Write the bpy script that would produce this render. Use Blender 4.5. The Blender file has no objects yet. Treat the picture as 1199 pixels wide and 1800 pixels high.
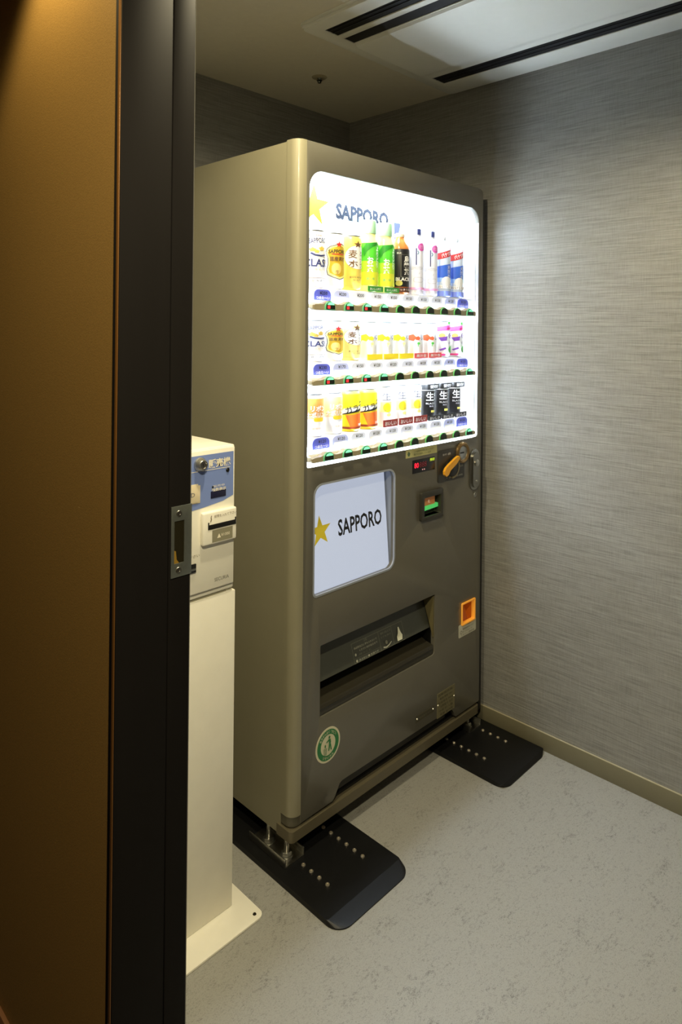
import bpy, bmesh, math
from math import sin, cos, pi, radians
from mathutils import Matrix, Vector

S = bpy.context.scene
COL = S.collection

# ------------------------------------------------------------------ camera
YAW, PITCH, ROLL = radians(45.7043), radians(0.2395), radians(0.5426)
FPX, CX, CY = 1197.6, 602.42, 577.29
CAM = Vector((-1.1654, -1.3031, 1.3733))
fw = Vector((sin(YAW)*cos(PITCH), cos(YAW)*cos(PITCH), sin(PITCH)))
rt = Vector((cos(YAW), -sin(YAW), 0)); up = rt.cross(fw)
r2 = cos(ROLL)*rt + sin(ROLL)*up; u2 = -sin(ROLL)*rt + cos(ROLL)*up
cd = bpy.data.cameras.new('camera'); co = bpy.data.objects.new('camera', cd); COL.objects.link(co)
m3 = Matrix((r2, u2, -fw)).transposed()
co.matrix_world = Matrix.Translation(CAM) @ m3.to_4x4()
cd.sensor_fit = 'VERTICAL'; cd.sensor_height = 36; cd.sensor_width = 24
cd.lens = FPX*36/1800
cd.shift_x = -(CX-599.5)/1800; cd.shift_y = (CY-900)/1800
cd.clip_start = 0.02
S.camera = co

# ------------------------------------------------------------------ world, exposure
S.view_settings.view_transform = 'Standard'; S.view_settings.look = 'None'
S.view_settings.gamma = 1; S.view_settings.use_curve_mapping = False
S.view_settings.exposure = 0.0
wd = bpy.data.worlds.new('world'); S.world = wd; wd.use_nodes = True
wd.node_tree.nodes['Background'].inputs[0].default_value = (1, .8, .55, 1)
wd.node_tree.nodes['Background'].inputs[1].default_value = 0.02

# ------------------------------------------------------------------ light levels
P_MAIN, P_ROOM, P_HALL = 110.0, 60.0, 33.0
E_BACK, E_TUBE, E_SHELF, E_POSTER = 2.8, 95.0, 125.0, 2.2
WARM = (1.0, .87, .56)

def area(name, loc, rot, size, power, color, shape='DISK', sy=None, spread=180):
    l = bpy.data.lights.new(name, 'AREA'); l.energy = power; l.color = color; l.shape = shape; l.size = size
    if sy: l.size_y = sy
    l.spread = radians(spread)
    o = bpy.data.objects.new(name, l); COL.objects.link(o); o.location = loc; o.rotation_euler = rot
    return o

# ------------------------------------------------------------------ materials
def lin(c):
    return tuple(((v/255)/12.92 if v/255 <= .04045 else ((v/255+.055)/1.055)**2.4) for v in c)
_M = {}
def mat(name, c, rough=.5, metal=0, emit=0, noise=0.0, scale=40, bump=0.0, coat=0, stretch=(1, 1, 1), spec=.5):
    """principled material; colour c in sRGB 0-255, slight procedural mottle"""
    if name in _M: return _M[name]
    m = bpy.data.materials.new(name); m.use_nodes = True
    nt = m.node_tree; b = nt.nodes['Principled BSDF']; L = nt.links.new
    col = (*lin(c), 1)
    b.inputs['Base Color'].default_value = col; b.inputs['Roughness'].default_value = rough
    b.inputs['Metallic'].default_value = metal; b.inputs['Specular IOR Level'].default_value = spec
    if coat: b.inputs['Coat Weight'].default_value = coat; b.inputs['Coat Roughness'].default_value = .08
    if emit:
        b.inputs['Emission Color'].default_value = col; b.inputs['Emission Strength'].default_value = emit
    if noise or bump:
        tc = nt.nodes.new('ShaderNodeTexCoord'); mp = nt.nodes.new('ShaderNodeMapping'); n = nt.nodes.new('ShaderNodeTexNoise')
        mp.inputs['Scale'].default_value = stretch
        n.inputs['Scale'].default_value = scale; n.inputs['Detail'].default_value = 6
        L(tc.outputs['Object'], mp.inputs[0]); L(mp.outputs[0], n.inputs['Vector'])
        if noise:
            mr = nt.nodes.new('ShaderNodeMapRange'); mr.inputs[1].default_value = .3; mr.inputs[2].default_value = .7
            mr.inputs[3].default_value = 1-noise; mr.inputs[4].default_value = 1+noise
            mx = nt.nodes.new('ShaderNodeMix'); mx.data_type = 'RGBA'; mx.blend_type = 'MULTIPLY'
            mx.inputs[0].default_value = 1; mx.inputs[6].default_value = col
            L(n.outputs[0], mr.inputs[0]); L(mr.outputs[0], mx.inputs[7]); L(mx.outputs[2], b.inputs['Base Color'])
        if bump:
            bp = nt.nodes.new('ShaderNodeBump'); bp.inputs['Strength'].default_value = bump; bp.inputs['Distance'].default_value = .002
            L(n.outputs[0], bp.inputs['Height']); L(bp.outputs[0], b.inputs['Normal'])
    _M[name] = m
    return m

def glass(name, tint=(1, 1, 1), refl=1.0):
    if name in _M: return _M[name]
    m = bpy.data.materials.new(name); m.use_nodes = True; nt = m.node_tree; L = nt.links.new
    nt.nodes.remove(nt.nodes['Principled BSDF']); out = nt.nodes['Material Output']
    t = nt.nodes.new('ShaderNodeBsdfTransparent'); t.inputs[0].default_value = (*tint, 1)
    g = nt.nodes.new('ShaderNodeBsdfGlossy'); g.inputs['Roughness'].default_value = .02
    lw = nt.nodes.new('ShaderNodeLayerWeight'); lw.inputs[0].default_value = .5
    pw = nt.nodes.new('ShaderNodeMath'); pw.operation = 'POWER'; pw.inputs[1].default_value = 5; L(lw.outputs['Facing'], pw.inputs[0])
    f = nt.nodes.new('ShaderNodeMath'); f.operation = 'MULTIPLY_ADD'; f.inputs[1].default_value = .45; f.inputs[2].default_value = .012; L(pw.outputs[0], f.inputs[0])
    mx = nt.nodes.new('ShaderNodeMixShader')
    L(f.outputs[0], mx.inputs[0]); L(t.outputs[0], mx.inputs[1]); L(g.outputs[0], mx.inputs[2]); L(mx.outputs[0], out.inputs[0])
    _M[name] = m
    return m

def wallpaper():
    m = bpy.data.materials.new('woven_wallpaper'); m.use_nodes = True; nt = m.node_tree; L = nt.links.new; b = nt.nodes['Principled BSDF']
    tc = nt.nodes.new('ShaderNodeTexCoord')
    mp = nt.nodes.new('ShaderNodeMapping'); mp.inputs['Scale'].default_value = (9, 9, 260)
    n = nt.nodes.new('ShaderNodeTexNoise'); n.inputs['Scale'].default_value = 1.0; n.inputs['Detail'].default_value = 5; n.inputs['Roughness'].default_value = .65
    mp2 = nt.nodes.new('ShaderNodeMapping'); mp2.inputs['Scale'].default_value = (420, 420, 25)
    n2 = nt.nodes.new('ShaderNodeTexNoise'); n2.inputs['Scale'].default_value = 1.0; n2.inputs['Detail'].default_value = 3
    mx = nt.nodes.new('ShaderNodeMath'); mx.operation = 'MULTIPLY_ADD'; mx.inputs[1].default_value = .35
    L(tc.outputs['Object'], mp.inputs[0]); L(mp.outputs[0], n.inputs['Vector'])
    L(tc.outputs['Object'], mp2.inputs[0]); L(mp2.outputs[0], n2.inputs['Vector'])
    L(n2.outputs[0], mx.inputs[0]); L(n.outputs[0], mx.inputs[2])
    cr = nt.nodes.new('ShaderNodeValToRGB')
    cr.color_ramp.elements[0].position = .46; cr.color_ramp.elements[0].color = (*lin((110, 109, 106)), 1)
    cr.color_ramp.elements[1].position = .90; cr.color_ramp.elements[1].color = (*lin((150, 149, 145)), 1)
    L(mx.outputs[0], cr.inputs[0]); L(cr.outputs[0], b.inputs['Base Color'])
    bp = nt.nodes.new('ShaderNodeBump'); bp.inputs['Strength'].default_value = .35; bp.inputs['Distance'].default_value = .0015
    L(mx.outputs[0], bp.inputs['Height']); L(bp.outputs[0], b.inputs['Normal'])
    b.inputs['Roughness'].default_value = .45; b.inputs['Specular IOR Level'].default_value = .75
    return m

def vinyl_floor():
    m = bpy.data.materials.new('mottled_vinyl_floor'); m.use_nodes = True; nt = m.node_tree; L = nt.links.new; b = nt.nodes['Principled BSDF']
    tc = nt.nodes.new('ShaderNodeTexCoord')
    mp = nt.nodes.new('ShaderNodeMapping'); mp.inputs['Rotation'].default_value = (0, 0, .35); mp.inputs['Scale'].default_value = (1, 1.7, 1)
    L(tc.outputs['Object'], mp.inputs[0])
    def nz(s, d, r):
        n = nt.nodes.new('ShaderNodeTexNoise'); n.inputs['Scale'].default_value = s; n.inputs['Detail'].default_value = d; n.inputs['Roughness'].default_value = r
        L(mp.outputs[0], n.inputs['Vector']); return n
    a = nz(11, 10, .78); c = nz(85, 6, .75); d = nz(330, 2, .6)
    m1 = nt.nodes.new('ShaderNodeMath'); m1.operation = 'MULTIPLY_ADD'; m1.inputs[1].default_value = 1.0
    L(c.outputs[0], m1.inputs[0]); L(a.outputs[0], m1.inputs[2])
    m2 = nt.nodes.new('ShaderNodeMath'); m2.operation = 'MULTIPLY_ADD'; m2.inputs[1].default_value = .7
    L(d.outputs[0], m2.inputs[0]); L(m1.outputs[0], m2.inputs[2])
    cr = nt.nodes.new('ShaderNodeValToRGB'); e = cr.color_ramp.elements
    e[0].position = .80; e[0].color = (*lin((80, 79, 76)), 1); e[1].position = 1.45; e[1].color = (*lin((158, 157, 152)), 1)
    k = e.new(1.0); k.color = (*lin((112, 111, 107)), 1)
    mr = nt.nodes.new('ShaderNodeMapRange'); mr.inputs[1].default_value = .95; mr.inputs[2].default_value = 1.75
    e[0].position = 0; e[1].position = .50; e[2].position = 1.0
    L(m2.outputs[0], mr.inputs[0]); L(mr.outputs[0], cr.inputs[0]); L(cr.outputs[0], b.inputs['Base Color'])
    b.inputs['Roughness'].default_value = .42
    bp = nt.nodes.new('ShaderNodeBump'); bp.inputs['Strength'].default_value = .08; bp.inputs['Distance'].default_value = .001
    L(m2.outputs[0], bp.inputs['Height']); L(bp.outputs[0], b.inputs['Normal'])
    return m

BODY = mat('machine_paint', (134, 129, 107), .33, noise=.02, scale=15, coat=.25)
DOORP = mat('machine_door_paint_shaded', (94, 91, 81), .30, noise=.02, scale=15, coat=.3)  # same paint as the body; shade on the front is in this darker colour
BLACK = mat('black_plastic', (18, 18, 18), .45, noise=.05)
DARK = mat('dark_grey_plastic', (46, 45, 42), .4, noise=.05)
CHROME = mat('zinc_steel', (190, 188, 180), .28, 1, noise=.06)
SILVER = mat('brushed_silver', (170, 170, 165), .35, 1, noise=.04, scale=90)
WHITE = mat('white_print', (240, 240, 238), .5)
INK = mat('black_ink', (22, 22, 24), .5)
CREAM = mat('ticket_machine_cream_paint', (240, 236, 222), .42, noise=.015, scale=30)

# ------------------------------------------------------------------ object helpers
def link(o, parent=None, **props):
    COL.objects.link(o)
    if parent is not None: o.parent = parent
    for k, v in props.items(): o[k] = v
    return o

def thing(name, label, cat, loc=(0, 0, 0), group=None):
    o = bpy.data.objects.new(name, None); o.empty_display_size = .05; o.location = loc
    link(o); o['label'] = label; o['category'] = cat
    if group: o['group'] = group
    return o

class G:
    def __init__(s): s.bm = bmesh.new()
    def box(s, x0, x1, y0, y1, z0, z1, bevel=0, seg=2):
        r = bmesh.ops.create_cube(s.bm, size=1)
        bmesh.ops.scale(s.bm, vec=(x1-x0, y1-y0, z1-z0), verts=r['verts'])
        bmesh.ops.translate(s.bm, vec=((x0+x1)/2, (y0+y1)/2, (z0+z1)/2), verts=r['verts'])
        if bevel:
            es = list({e for v in r['verts'] for e in v.link_edges})
            bmesh.ops.bevel(s.bm, geom=es, offset=bevel, segments=seg, affect='EDGES', profile=.5)
        return s
    def lathe(s, prof, c=(0, 0, 0), n=32, axis='z', flip=1):
        """profile of (radius, height) revolved; axis 'y' runs towards -y (out of a front face)"""
        rings = []
        for r, h in prof:
            ring = []
            for i in range(1 if r < 1e-7 else n):
                a = 2*pi*i/n
                if axis == 'z': p = (c[0]+r*cos(a), c[1]+r*sin(a), c[2]+h)
                elif axis == 'y': p = (c[0]+r*cos(a), c[1]-h, c[2]+r*sin(a))
                else: p = (c[0]+h, c[1]+r*cos(a), c[2]+r*sin(a))
                ring.append(s.bm.verts.new(p))
            rings.append(ring)
        for A, B in zip(rings, rings[1:]):
            for i in range(n):
                j = (i+1) % n
                if len(A) == 1 and len(B) == 1: continue
                if len(A) == 1: s.bm.faces.new((A[0], B[i], B[j]))
                elif len(B) == 1: s.bm.faces.new((A[i], A[j], B[0]))
                else: s.bm.faces.new((A[i], A[j], B[j], B[i]))
        return s
    def prism(s, poly, a0, a1, plane='xz'):
        def P(u, v, w):
            return {'xz': (u, w, v), 'xy': (u, v, w), 'yz': (w, u, v)}[plane]
        A = [s.bm.verts.new(P(u, v, a0)) for u, v in poly]; B = [s.bm.verts.new(P(u, v, a1)) for u, v in poly]
        s.bm.faces.new(A); s.bm.faces.new(B[::-1]); n = len(A)
        for i in range(n): s.bm.faces.new((A[i], A[(i+1) % n], B[(i+1) % n], B[i]))
        return s
    def quad(s, *pts):
        s.bm.faces.new([s.bm.verts.new(p) for p in pts]); return s
    def tube(s, pts, r, n=10):
        rings = []
        pts = [Vector(p) for p in pts]
        for i, p in enumerate(pts):
            t = (pts[min(i+1, len(pts)-1)]-pts[max(i-1, 0)]).normalized()
            a = t.orthogonal().normalized(); b = t.cross(a)
            if i:
                a = (pa-t*pa.dot(t)).normalized(); b = t.cross(a)
            pa = a
            rings.append([s.bm.verts.new(p+a*r*cos(2*pi*k/n)+b*r*sin(2*pi*k/n)) for k in range(n)])
        for A, B in zip(rings, rings[1:]):
            for i in range(n): s.bm.faces.new((A[i], A[(i+1) % n], B[(i+1) % n], B[i]))
        s.bm.faces.new(rings[0][::-1]); s.bm.faces.new(rings[-1]); return s
    def mesh(s, name, mats, smooth=True, off=(0, 0, 0)):
        bmesh.ops.recalc_face_normals(s.bm, faces=s.bm.faces)
        me = bpy.data.meshes.new(name); s.bm.to_mesh(me); s.bm.free()
        if any(off): me.transform(Matrix.Translation(-Vector(off)))
        for m in (mats if isinstance(mats, (list, tuple)) else [mats]): me.materials.append(m)
        if smooth:
            me.polygons.foreach_set('use_smooth', [True]*len(me.polygons)); me.set_sharp_from_angle(angle=radians(38))
        return me

def wpos(o):
    v = Vector(o.location)
    while o.parent: o = o.parent; v += o.location
    return v

def obj(name, g, mats, parent=None, local=False, smooth=True, origin=None, **props):
    """one mesh object; geometry given in world coordinates unless local"""
    off = wpos(parent) if (parent is not None and not local) else Vector((0, 0, 0))
    if origin is not None: off = Vector(origin)
    me = g.mesh(name, mats, smooth, off)
    o = bpy.data.objects.new(name, me)
    if origin is not None: o.location = Vector(origin) - (wpos(parent) if parent is not None else Vector())
    return link(o, parent, **props)

def setting(name, g, mats, parent=None, **props):
    return obj(name, g, mats, parent, kind='structure', **props)

def rr(x0, x1, z0, z1, r, n=6):
    if not isinstance(r, (tuple, list)): r = (r,)*4      # bl br tr tl
    out = []
    for (cx, cz, a0, q) in ((x0+r[0], z0+r[0], pi, r[0]), (x1-r[1], z0+r[1], 1.5*pi, r[1]), (x1-r[2], z1-r[2], 0, r[2]), (x0+r[3], z1-r[3], .5*pi, r[3])):
        if q < 1e-6: out.append((cx, cz)); continue
        for k in range(n+1):
            a = a0+k*pi/2/n; out.append((cx+q*cos(a), cz+q*sin(a)))
    return out
def circ(cx, cz, r, n=28, rz=None): return [(cx+r*cos(2*pi*i/n), cz+(rz or r)*sin(2*pi*i/n)) for i in range(n)]
def rect(x0, x1, z0, z1): return [(x0, z0), (x1, z0), (x1, z1), (x0, z1)]
def star(cx, cz, R, q=.40, rot=0):
    return [(cx+(R if i % 2 == 0 else R*q)*sin(i*pi/5+rot), cz+(R if i % 2 == 0 else R*q)*cos(i*pi/5+rot)) for i in range(10)]
def stroke(pts, w0, w1=None):
    """a flat brush stroke along pts"""
    w1 = w0 if w1 is None else w1; L, R = [], []
    for i, p in enumerate(pts):
        a = Vector(pts[max(i-1, 0)]); b = Vector(pts[min(i+1, len(pts)-1)]); t = (b-a).normalized(); n = Vector((-t.y, t.x))
        w = (w0+(w1-w0)*i/(len(pts)-1))/2
        L.append((p[0]+n.x*w, p[1]+n.y*w)); R.append((p[0]-n.x*w, p[1]-n.y*w))
    return L+R[::-1]

def outline(outer, holes=()):
    """filled 2-D shape with holes -> (verts, faces)"""
    c = bpy.data.curves.new('tmp', 'CURVE'); c.dimensions = '2D'; c.fill_mode = 'BOTH'
    for poly in (outer, *holes):
        sp = c.splines.new('POLY'); sp.points.add(len(poly)-1); sp.use_cyclic_u = True
        for p, q in zip(sp.points, poly): p.co = (q[0], q[1], 0, 1)
    return _tomesh(c)
def _tomesh(c):
    o = bpy.data.objects.new('tmp', c); COL.objects.link(o)
    dg = bpy.context.evaluated_depsgraph_get(); me = bpy.data.meshes.new_from_object(o.evaluated_get(dg))
    v = [tuple(x.co) for x in me.vertices]; f = [tuple(p.vertices) for p in me.polygons]
    bpy.data.objects.remove(o); bpy.data.curves.remove(c); bpy.data.meshes.remove(me)
    return v, f
def plate(name, outer, holes, w0, w1, mats, parent=None, plane='xz', bevel=.0, **props):
    c = bpy.data.curves.new('tmp', 'CURVE'); c.dimensions = '2D'; c.fill_mode = 'BOTH'
    c.extrude = abs(w1-w0)/2-bevel; c.bevel_depth = bevel; c.bevel_resolution = 1; c.offset = -bevel
    for poly in (outer, *holes):
        sp = c.splines.new('POLY'); sp.points.add(len(poly)-1); sp.use_cyclic_u = True
        for p, q in zip(sp.points, poly): p.co = (q[0], q[1], 0, 1)
    v, f = _tomesh(c); g = G(); mid = (w0+w1)/2
    P = {'xz': lambda a: (a[0], mid+a[2], a[1]), 'xy': lambda a: (a[0], a[1], mid+a[2]), 'yz': lambda a: (mid+a[2], a[0], a[1])}[plane]
    vs = [g.bm.verts.new(P(a)) for a in v]
    for q in f:
        try: g.bm.faces.new([vs[i] for i in q])
        except ValueError: pass
    bmesh.ops.remove_doubles(g.bm, verts=g.bm.verts, dist=1e-6)
    if props.pop('structure', False): props['kind'] = 'structure'
    return obj(name, g, mats, parent, **props)

_TX = {}
def text2d(body, size, bold=0.0, sp=1.0, ls=1.0, shear=0):
    key = (body, size, bold, sp, ls, shear)
    if key in _TX: return _TX[key]
    c = bpy.data.curves.new('tmp', 'FONT'); c.body = body; c.size = size; c.resolution_u = 2; c.offset = bold*size
    c.space_character = sp; c.space_line = ls; c.shear = shear; c.align_x = 'CENTER'; c.align_y = 'CENTER'
    _TX[key] = _tomesh(c)
    return _TX[key]
# a layer: ('p', polygon, material) | ('t', text, x, z, size, material, opts) | ('o', outer, holes, material)
def prints(name, parent, layers, mapf, step=None, local=True, **props):
    g = G(); bm = g.bm; mats = []
    for li, L in enumerate(layers):
        sub = bmesh.new()
        if L[0] == 'p':
            sub.faces.new([sub.verts.new((a, b, 0)) for a, b in L[1]]); m = L[2]
        elif L[0] == 'o':
            v, f = outline(L[1], L[2]); m = L[3]
            vs = [sub.verts.new(a) for a in v]
            for q in f: sub.faces.new([vs[i] for i in q])
        else:
            o = L[6] if len(L) > 6 else {}
            v, f = text2d(L[1], L[4], o.get('bold', 0), o.get('sp', 1), o.get('ls', 1), o.get('shear', 0)); m = L[5]
            sx = o.get('sx', 1); w = o.get('w'); ca, sa = cos(o.get('rot', 0)), sin(o.get('rot', 0))
            if not v: sub.free(); continue
            xs = [a[0] for a in v]; zs = [a[1] for a in v]; mx = (min(xs)+max(xs))/2; mz = (min(zs)+max(zs))/2
            if w: sx = w/(max(xs)-min(xs))
            sz = o['h']/(max(zs)-min(zs)) if 'h' in o else 1
            arc = o.get('arc')
            def place(a):
                x, z = (a[0]-mx)*sx, (a[1]-mz)*sz
                if arc:   # bend round a circle of radius arc (positive: letters on top of the circle)
                    t = x/arc; rad = abs(arc)+(z if arc > 0 else -z); s_ = 1 if arc > 0 else -1
                    return (L[2]+rad*sin(abs(t))*(1 if x >= 0 else -1), L[3]+s_*rad*cos(t), 0)
                return (L[2]+x*ca-z*sa, L[3]+x*sa+z*ca, 0)
            vs = [sub.verts.new(place(a)) for a in v]
            for q in f:
                try: sub.faces.new([vs[i] for i in q])
                except ValueError: pass
        if step:
            x0 = min(v.co.x for v in sub.verts); x1 = max(v.co.x for v in sub.verts)
            k = math.ceil(x0/step)
            while k*step < x1:
                bmesh.ops.bisect_plane(sub, geom=sub.verts[:]+sub.edges[:]+sub.faces[:], plane_co=(k*step, 0, 0), plane_no=(1, 0, 0)); k += 1
        if m not in mats: mats.append(m)
        mi = mats.index(m); off = .0004+.00025*li; mp = {}
        for v in sub.verts: mp[v] = bm.verts.new(mapf(v.co.x, v.co.y, off))
        for f in sub.faces:
            q = bm.faces.new([mp[v] for v in f.verts]); q.material_index = mi
        sub.free()
    off = (0, 0, 0) if local else wpos(parent)
    me = bpy.data.meshes.new(name)
    if any(off): bmesh.ops.translate(bm, vec=-Vector(off), verts=bm.verts)
    bm.to_mesh(me); bm.free()
    for m in mats: me.materials.append(m)
    return link(bpy.data.objects.new(name, me), parent, **props)
def front(y): return lambda s, z, o: (s, y-o, z)
def wrap(r, k=1.0, c=0.0):
    # half-shell dummies: the front view of the drink is stretched by k round the shell and turned by arc length c
    return lambda s, z, o: ((r+o)*sin((s*k+c)/r), -(r+o)*cos((s*k+c)/r), z)

# ================================================================== THE SETTING
ZC = 2.258; XR = .9187; YB = .70; XL = -.54; XH = -.665; YJ = -.348
WP = wallpaper()
setting('floor', G().box(XH, XR+.1, -2.6, YB+.1, -.06, 0), vinyl_floor())
setting('floor_hall', G().box(-2.6, XH, -2.6, 2.6, -.06, 0), mat('dark_hall_carpet', (44, 32, 28), .95, noise=.2, scale=300))
CEIL = mat('ceiling_board', (222, 216, 200), .8, noise=.02, scale=60)
setting('ceiling', G().box(-2.6, XR+.1, -2.6, 2.6, ZC, ZC+.08), CEIL)
setting('wall_right', G().box(XR, XR+.1, -1.8, YB+.1, 0, ZC), WP)
setting('wall_back', G().box(XL, XR, YB, YB+.1, 0, ZC), WP)
setting('wall_front', G().box(XL, XR, -1.9, -1.8, 0, ZC), mat('dark_laminate_wall', (52, 44, 38), .6))
g = G(); g.box(XH+.012, XL, YJ+.02, YB, 0, ZC).box(XH+.012, XL, -1.8, -1.30, 0, ZC).box(XH+.012, XL, -1.30, YJ+.02, 2.20, ZC)
setting('wall_left', g, WP)
BRONZE = mat('bronze_satin_laminate', (130, 102, 56), .48, noise=.10, scale=420, bump=.12, spec=.2)
setting('wall_hall', G().box(XH, XH+.012, YJ+.008, 2.6, .0, ZC).box(XH, XH+.012, -2.6, -1.31, 0, ZC).box(XH, XH+.012, -1.31, YJ+.008, 2.21, ZC), BRONZE)
DWOOD = mat('dark_brown_jamb_laminate', (28, 26, 25), .6, noise=.06, scale=25, stretch=(1, 1, .05), spec=.04)
setting('wall_hall_far', G().box(-2.7, -2.6, -2.6, 2.6, 0, ZC), mat('hall_wall', (80, 60, 42), .7, noise=.03))
setting('wall_hall_end', G().box(-2.6, XH, 2.5, 2.6, 0, ZC).box(-2.6, XR, -2.7, -2.6, 0, ZC), _M['hall_wall'])
# door opening: dark jambs and head with a stop line
door = bpy.data.objects.new('door_1', None); link(door, kind='structure', label='dark brown door jamb with a steel strike plate in the left foreground')
g = G(); g.box(XH-.003, -.580, YJ, YJ+.02, 0, 2.20, .0015).box(-.5785, XL+.001, YJ, YJ+.02, 0, 2.20, .0012)
setting('door_jamb', g, DWOOD, door)
g = G(); g.box(XH-.003, XL+.001, -1.32, -1.30, 0, 2.20, .0015)
setting('door_jamb', g, DWOOD, door)
setting('door_head', G().box(XH-.003, XL+.001, -1.32, YJ+.02, 2.20, 2.22, .0015), DWOOD, door)
setting('door_edge_trim', G().box(XH-.0045, XH+.006, YJ+.002, YJ+.009, 0, 2.20, .001), mat('bronze_edge_trim', (120, 82, 40), .3, .3), door)
setting('edge_highlight', G().box(XL+.0010, XL+.0022, YJ+.0004, YJ+.003, 0, 2.20), mat('edge_highlight_grey', (112, 110, 104), .4, .2), door)  # light catching the jamb edge, drawn as a thin pale strip
# strike plate
SP = plate('strike_plate', rect(-.5752, -.5372, .9755, 1.0895), [rect(-.5695, -.5512, .9975, 1.0655)], YJ-.0018, YJ-.0002, mat('satin_steel_plate', (150, 156, 150), .38, .85, noise=.04, scale=120), door, bevel=.0003, label='satin steel strike plate with two screws')
g = G(); x0, x1, z0, z1, yd = -.5695, -.5512, .9975, 1.0655, YJ-.0004
g.box(x0-.001, x0, yd-.0004, yd+.0002, z0, z1)
setting('latch_hole', G().quad((x0, yd, z0), (x1, yd, z0), (x1, yd, z1), (x0, yd, z1)), mat('latch_hole_shade', (40, 36, 20), .4, .3), SP)  # flat quad; the shade inside the hole is put into its colour
setting('hole_glint', G().prism([(-.5693, .9977), (-.560, .9977), (-.5645, 1.004), (-.5660, 1.0175), (-.5693, 1.019)], YJ-.0009, YJ-.0004), mat('glint_brass', (190, 150, 60), .35, .5), SP)  # warm glint at the foot of the hole, painted as a brass-coloured patch
for z in (.9865, 1.0775):
    gs = G().lathe([(0, .0009), (.0022, .0009), (.0024, .0016), (.0045, .0014), (.0052, 0)], (-.5615, YJ-.0018, z), 20, 'y')
    setting('screw', gs, CHROME, SP)
# baseboards
BBM = mat('baseboard_olive_vinyl', (112, 107, 86), .45, noise=.02)
BBT = mat('baseboard_top_edge', (168, 160, 134), .4)
def baseboard(name, x0, x1, y0, y1, lip):
    b = setting(name, G().box(x0, x1, y0, y1, 0, .0565, .0008), BBM)
    setting('top_edge', G().box(*lip, .0565, .0585, .0006), BBT, b)
baseboard('baseboard_right', XR-.006, XR, -1.8, YB, (XR-.006, XR, -1.8, YB))
baseboard('baseboard_back', XL, XR-.006, YB-.006, YB, (XL, XR-.006, YB-.006, YB))
baseboard('baseboard_front', XL, XR-.006, -1.8, -1.794, (XL, XR-.006, -1.8, -1.794))
setting('baseboard_hall', G().box(XH-.008, XH, YJ+.02, 2.5, 0, .045, .001), mat('hall_baseboard', (110, 74, 48), .45))

# ================================================================== CEILING THINGS
ACW = mat('air_conditioner_white', (226, 226, 218), .42, noise=.01)
ac = thing('ceiling_air_conditioner', 'white two-way air conditioner panel with long dark slots set in the ceiling', 'air conditioner', (.51, -.5, ZC))
ax0, ax1, ay0, ay1 = .150, .886, -1.10, .160
plate('frame', rr(ax0, ax1, ay0, ay1, .02), [rect(.200, .324, ay0+.05, .112), rect(.712, .782, ay0+.05, .112)], ZC-.016, ZC-.0125, ACW, ac, 'xy', bevel=.0008)
obj('casing', G().box(ax0+.003, ax1-.003, ay0+.003, ay1-.003, ZC-.0120, ZC), ACW, ac)
plate('ceiling_rim', rr(ax0-.008, ax1+.008, ay0-.008, ay1+.008, .025), [rr(ax0+.01, ax1-.01, ay0+.01, ay1-.01, .02)], ZC-.004, ZC-.0005, ACW, ac, 'xy')
g = G()
for xa, xb in ((.200, .324), (.712, .782)):   # flat quads over the slots; the ducts' inner shade is in their colour
    g.quad((xa-.002, ay0+.048, ZC-.0123), (xb+.002, ay0+.048, ZC-.0123), (xb+.002, .114, ZC-.0123), (xa-.002, .114, ZC-.0123))
obj('duct_shade', g, mat('duct_shade_black', (10, 11, 16), .6), ac)
obj('slot_divider', G().box(.253, .276, ay0+.05, .112, ZC-.0175, ZC-.0126, .0015), ACW, ac)
obj('louver', G().box(.212, .216, ay0+.052, .110, ZC-.0150, ZC-.0125).box(.229, .233, ay0+.052, .110, ZC-.0150, ZC-.0125), mat('louver_dark', (30, 30, 34), .5), ac)
obj('louver', G().box(.735, .738, ay0+.052, .110, ZC-.0150, ZC-.0125).box(.758, .761, ay0+.052, .110, ZC-.0150, ZC-.0125), _M['louver_dark'], ac)
# raised centre panel with rolled long edges
prof = [(.326, ZC-.016), (.330, ZC-.024), (.340, ZC-.027), (.640, ZC-.027), (.655, ZC-.026), (.672, ZC-.018), (.690, ZC-.0165), (.702, ZC-.0185), (.710, ZC-.016)]
g = G(); g.prism(prof, ay0+.05, .108, 'xz')
obj('centre_panel', g, ACW, ac)
sp = thing('sprinkler_head', 'small round sprinkler head on the ceiling above the vending machine', 'sprinkler', (.47, .417, ZC))
obj('escutcheon', G().lathe([(0, -.004), (.012, -.004), (.024, -.003), (.027, -.0003), (.027, 0)], (0, 0, 0), 32), mat('escutcheon_beige', (168, 158, 132), .5), sp, True)
obj('nozzle', G().lathe([(0, -.020), (.006, -.020), (.007, -.016), (.005, -.013), (.010, -.012), (.010, -.010), (.005, -.009), (.007, -.004)], (0, 0, 0), 20), mat('sprinkler_metal', (120, 124, 118), .25, 1), sp, True)

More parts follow.
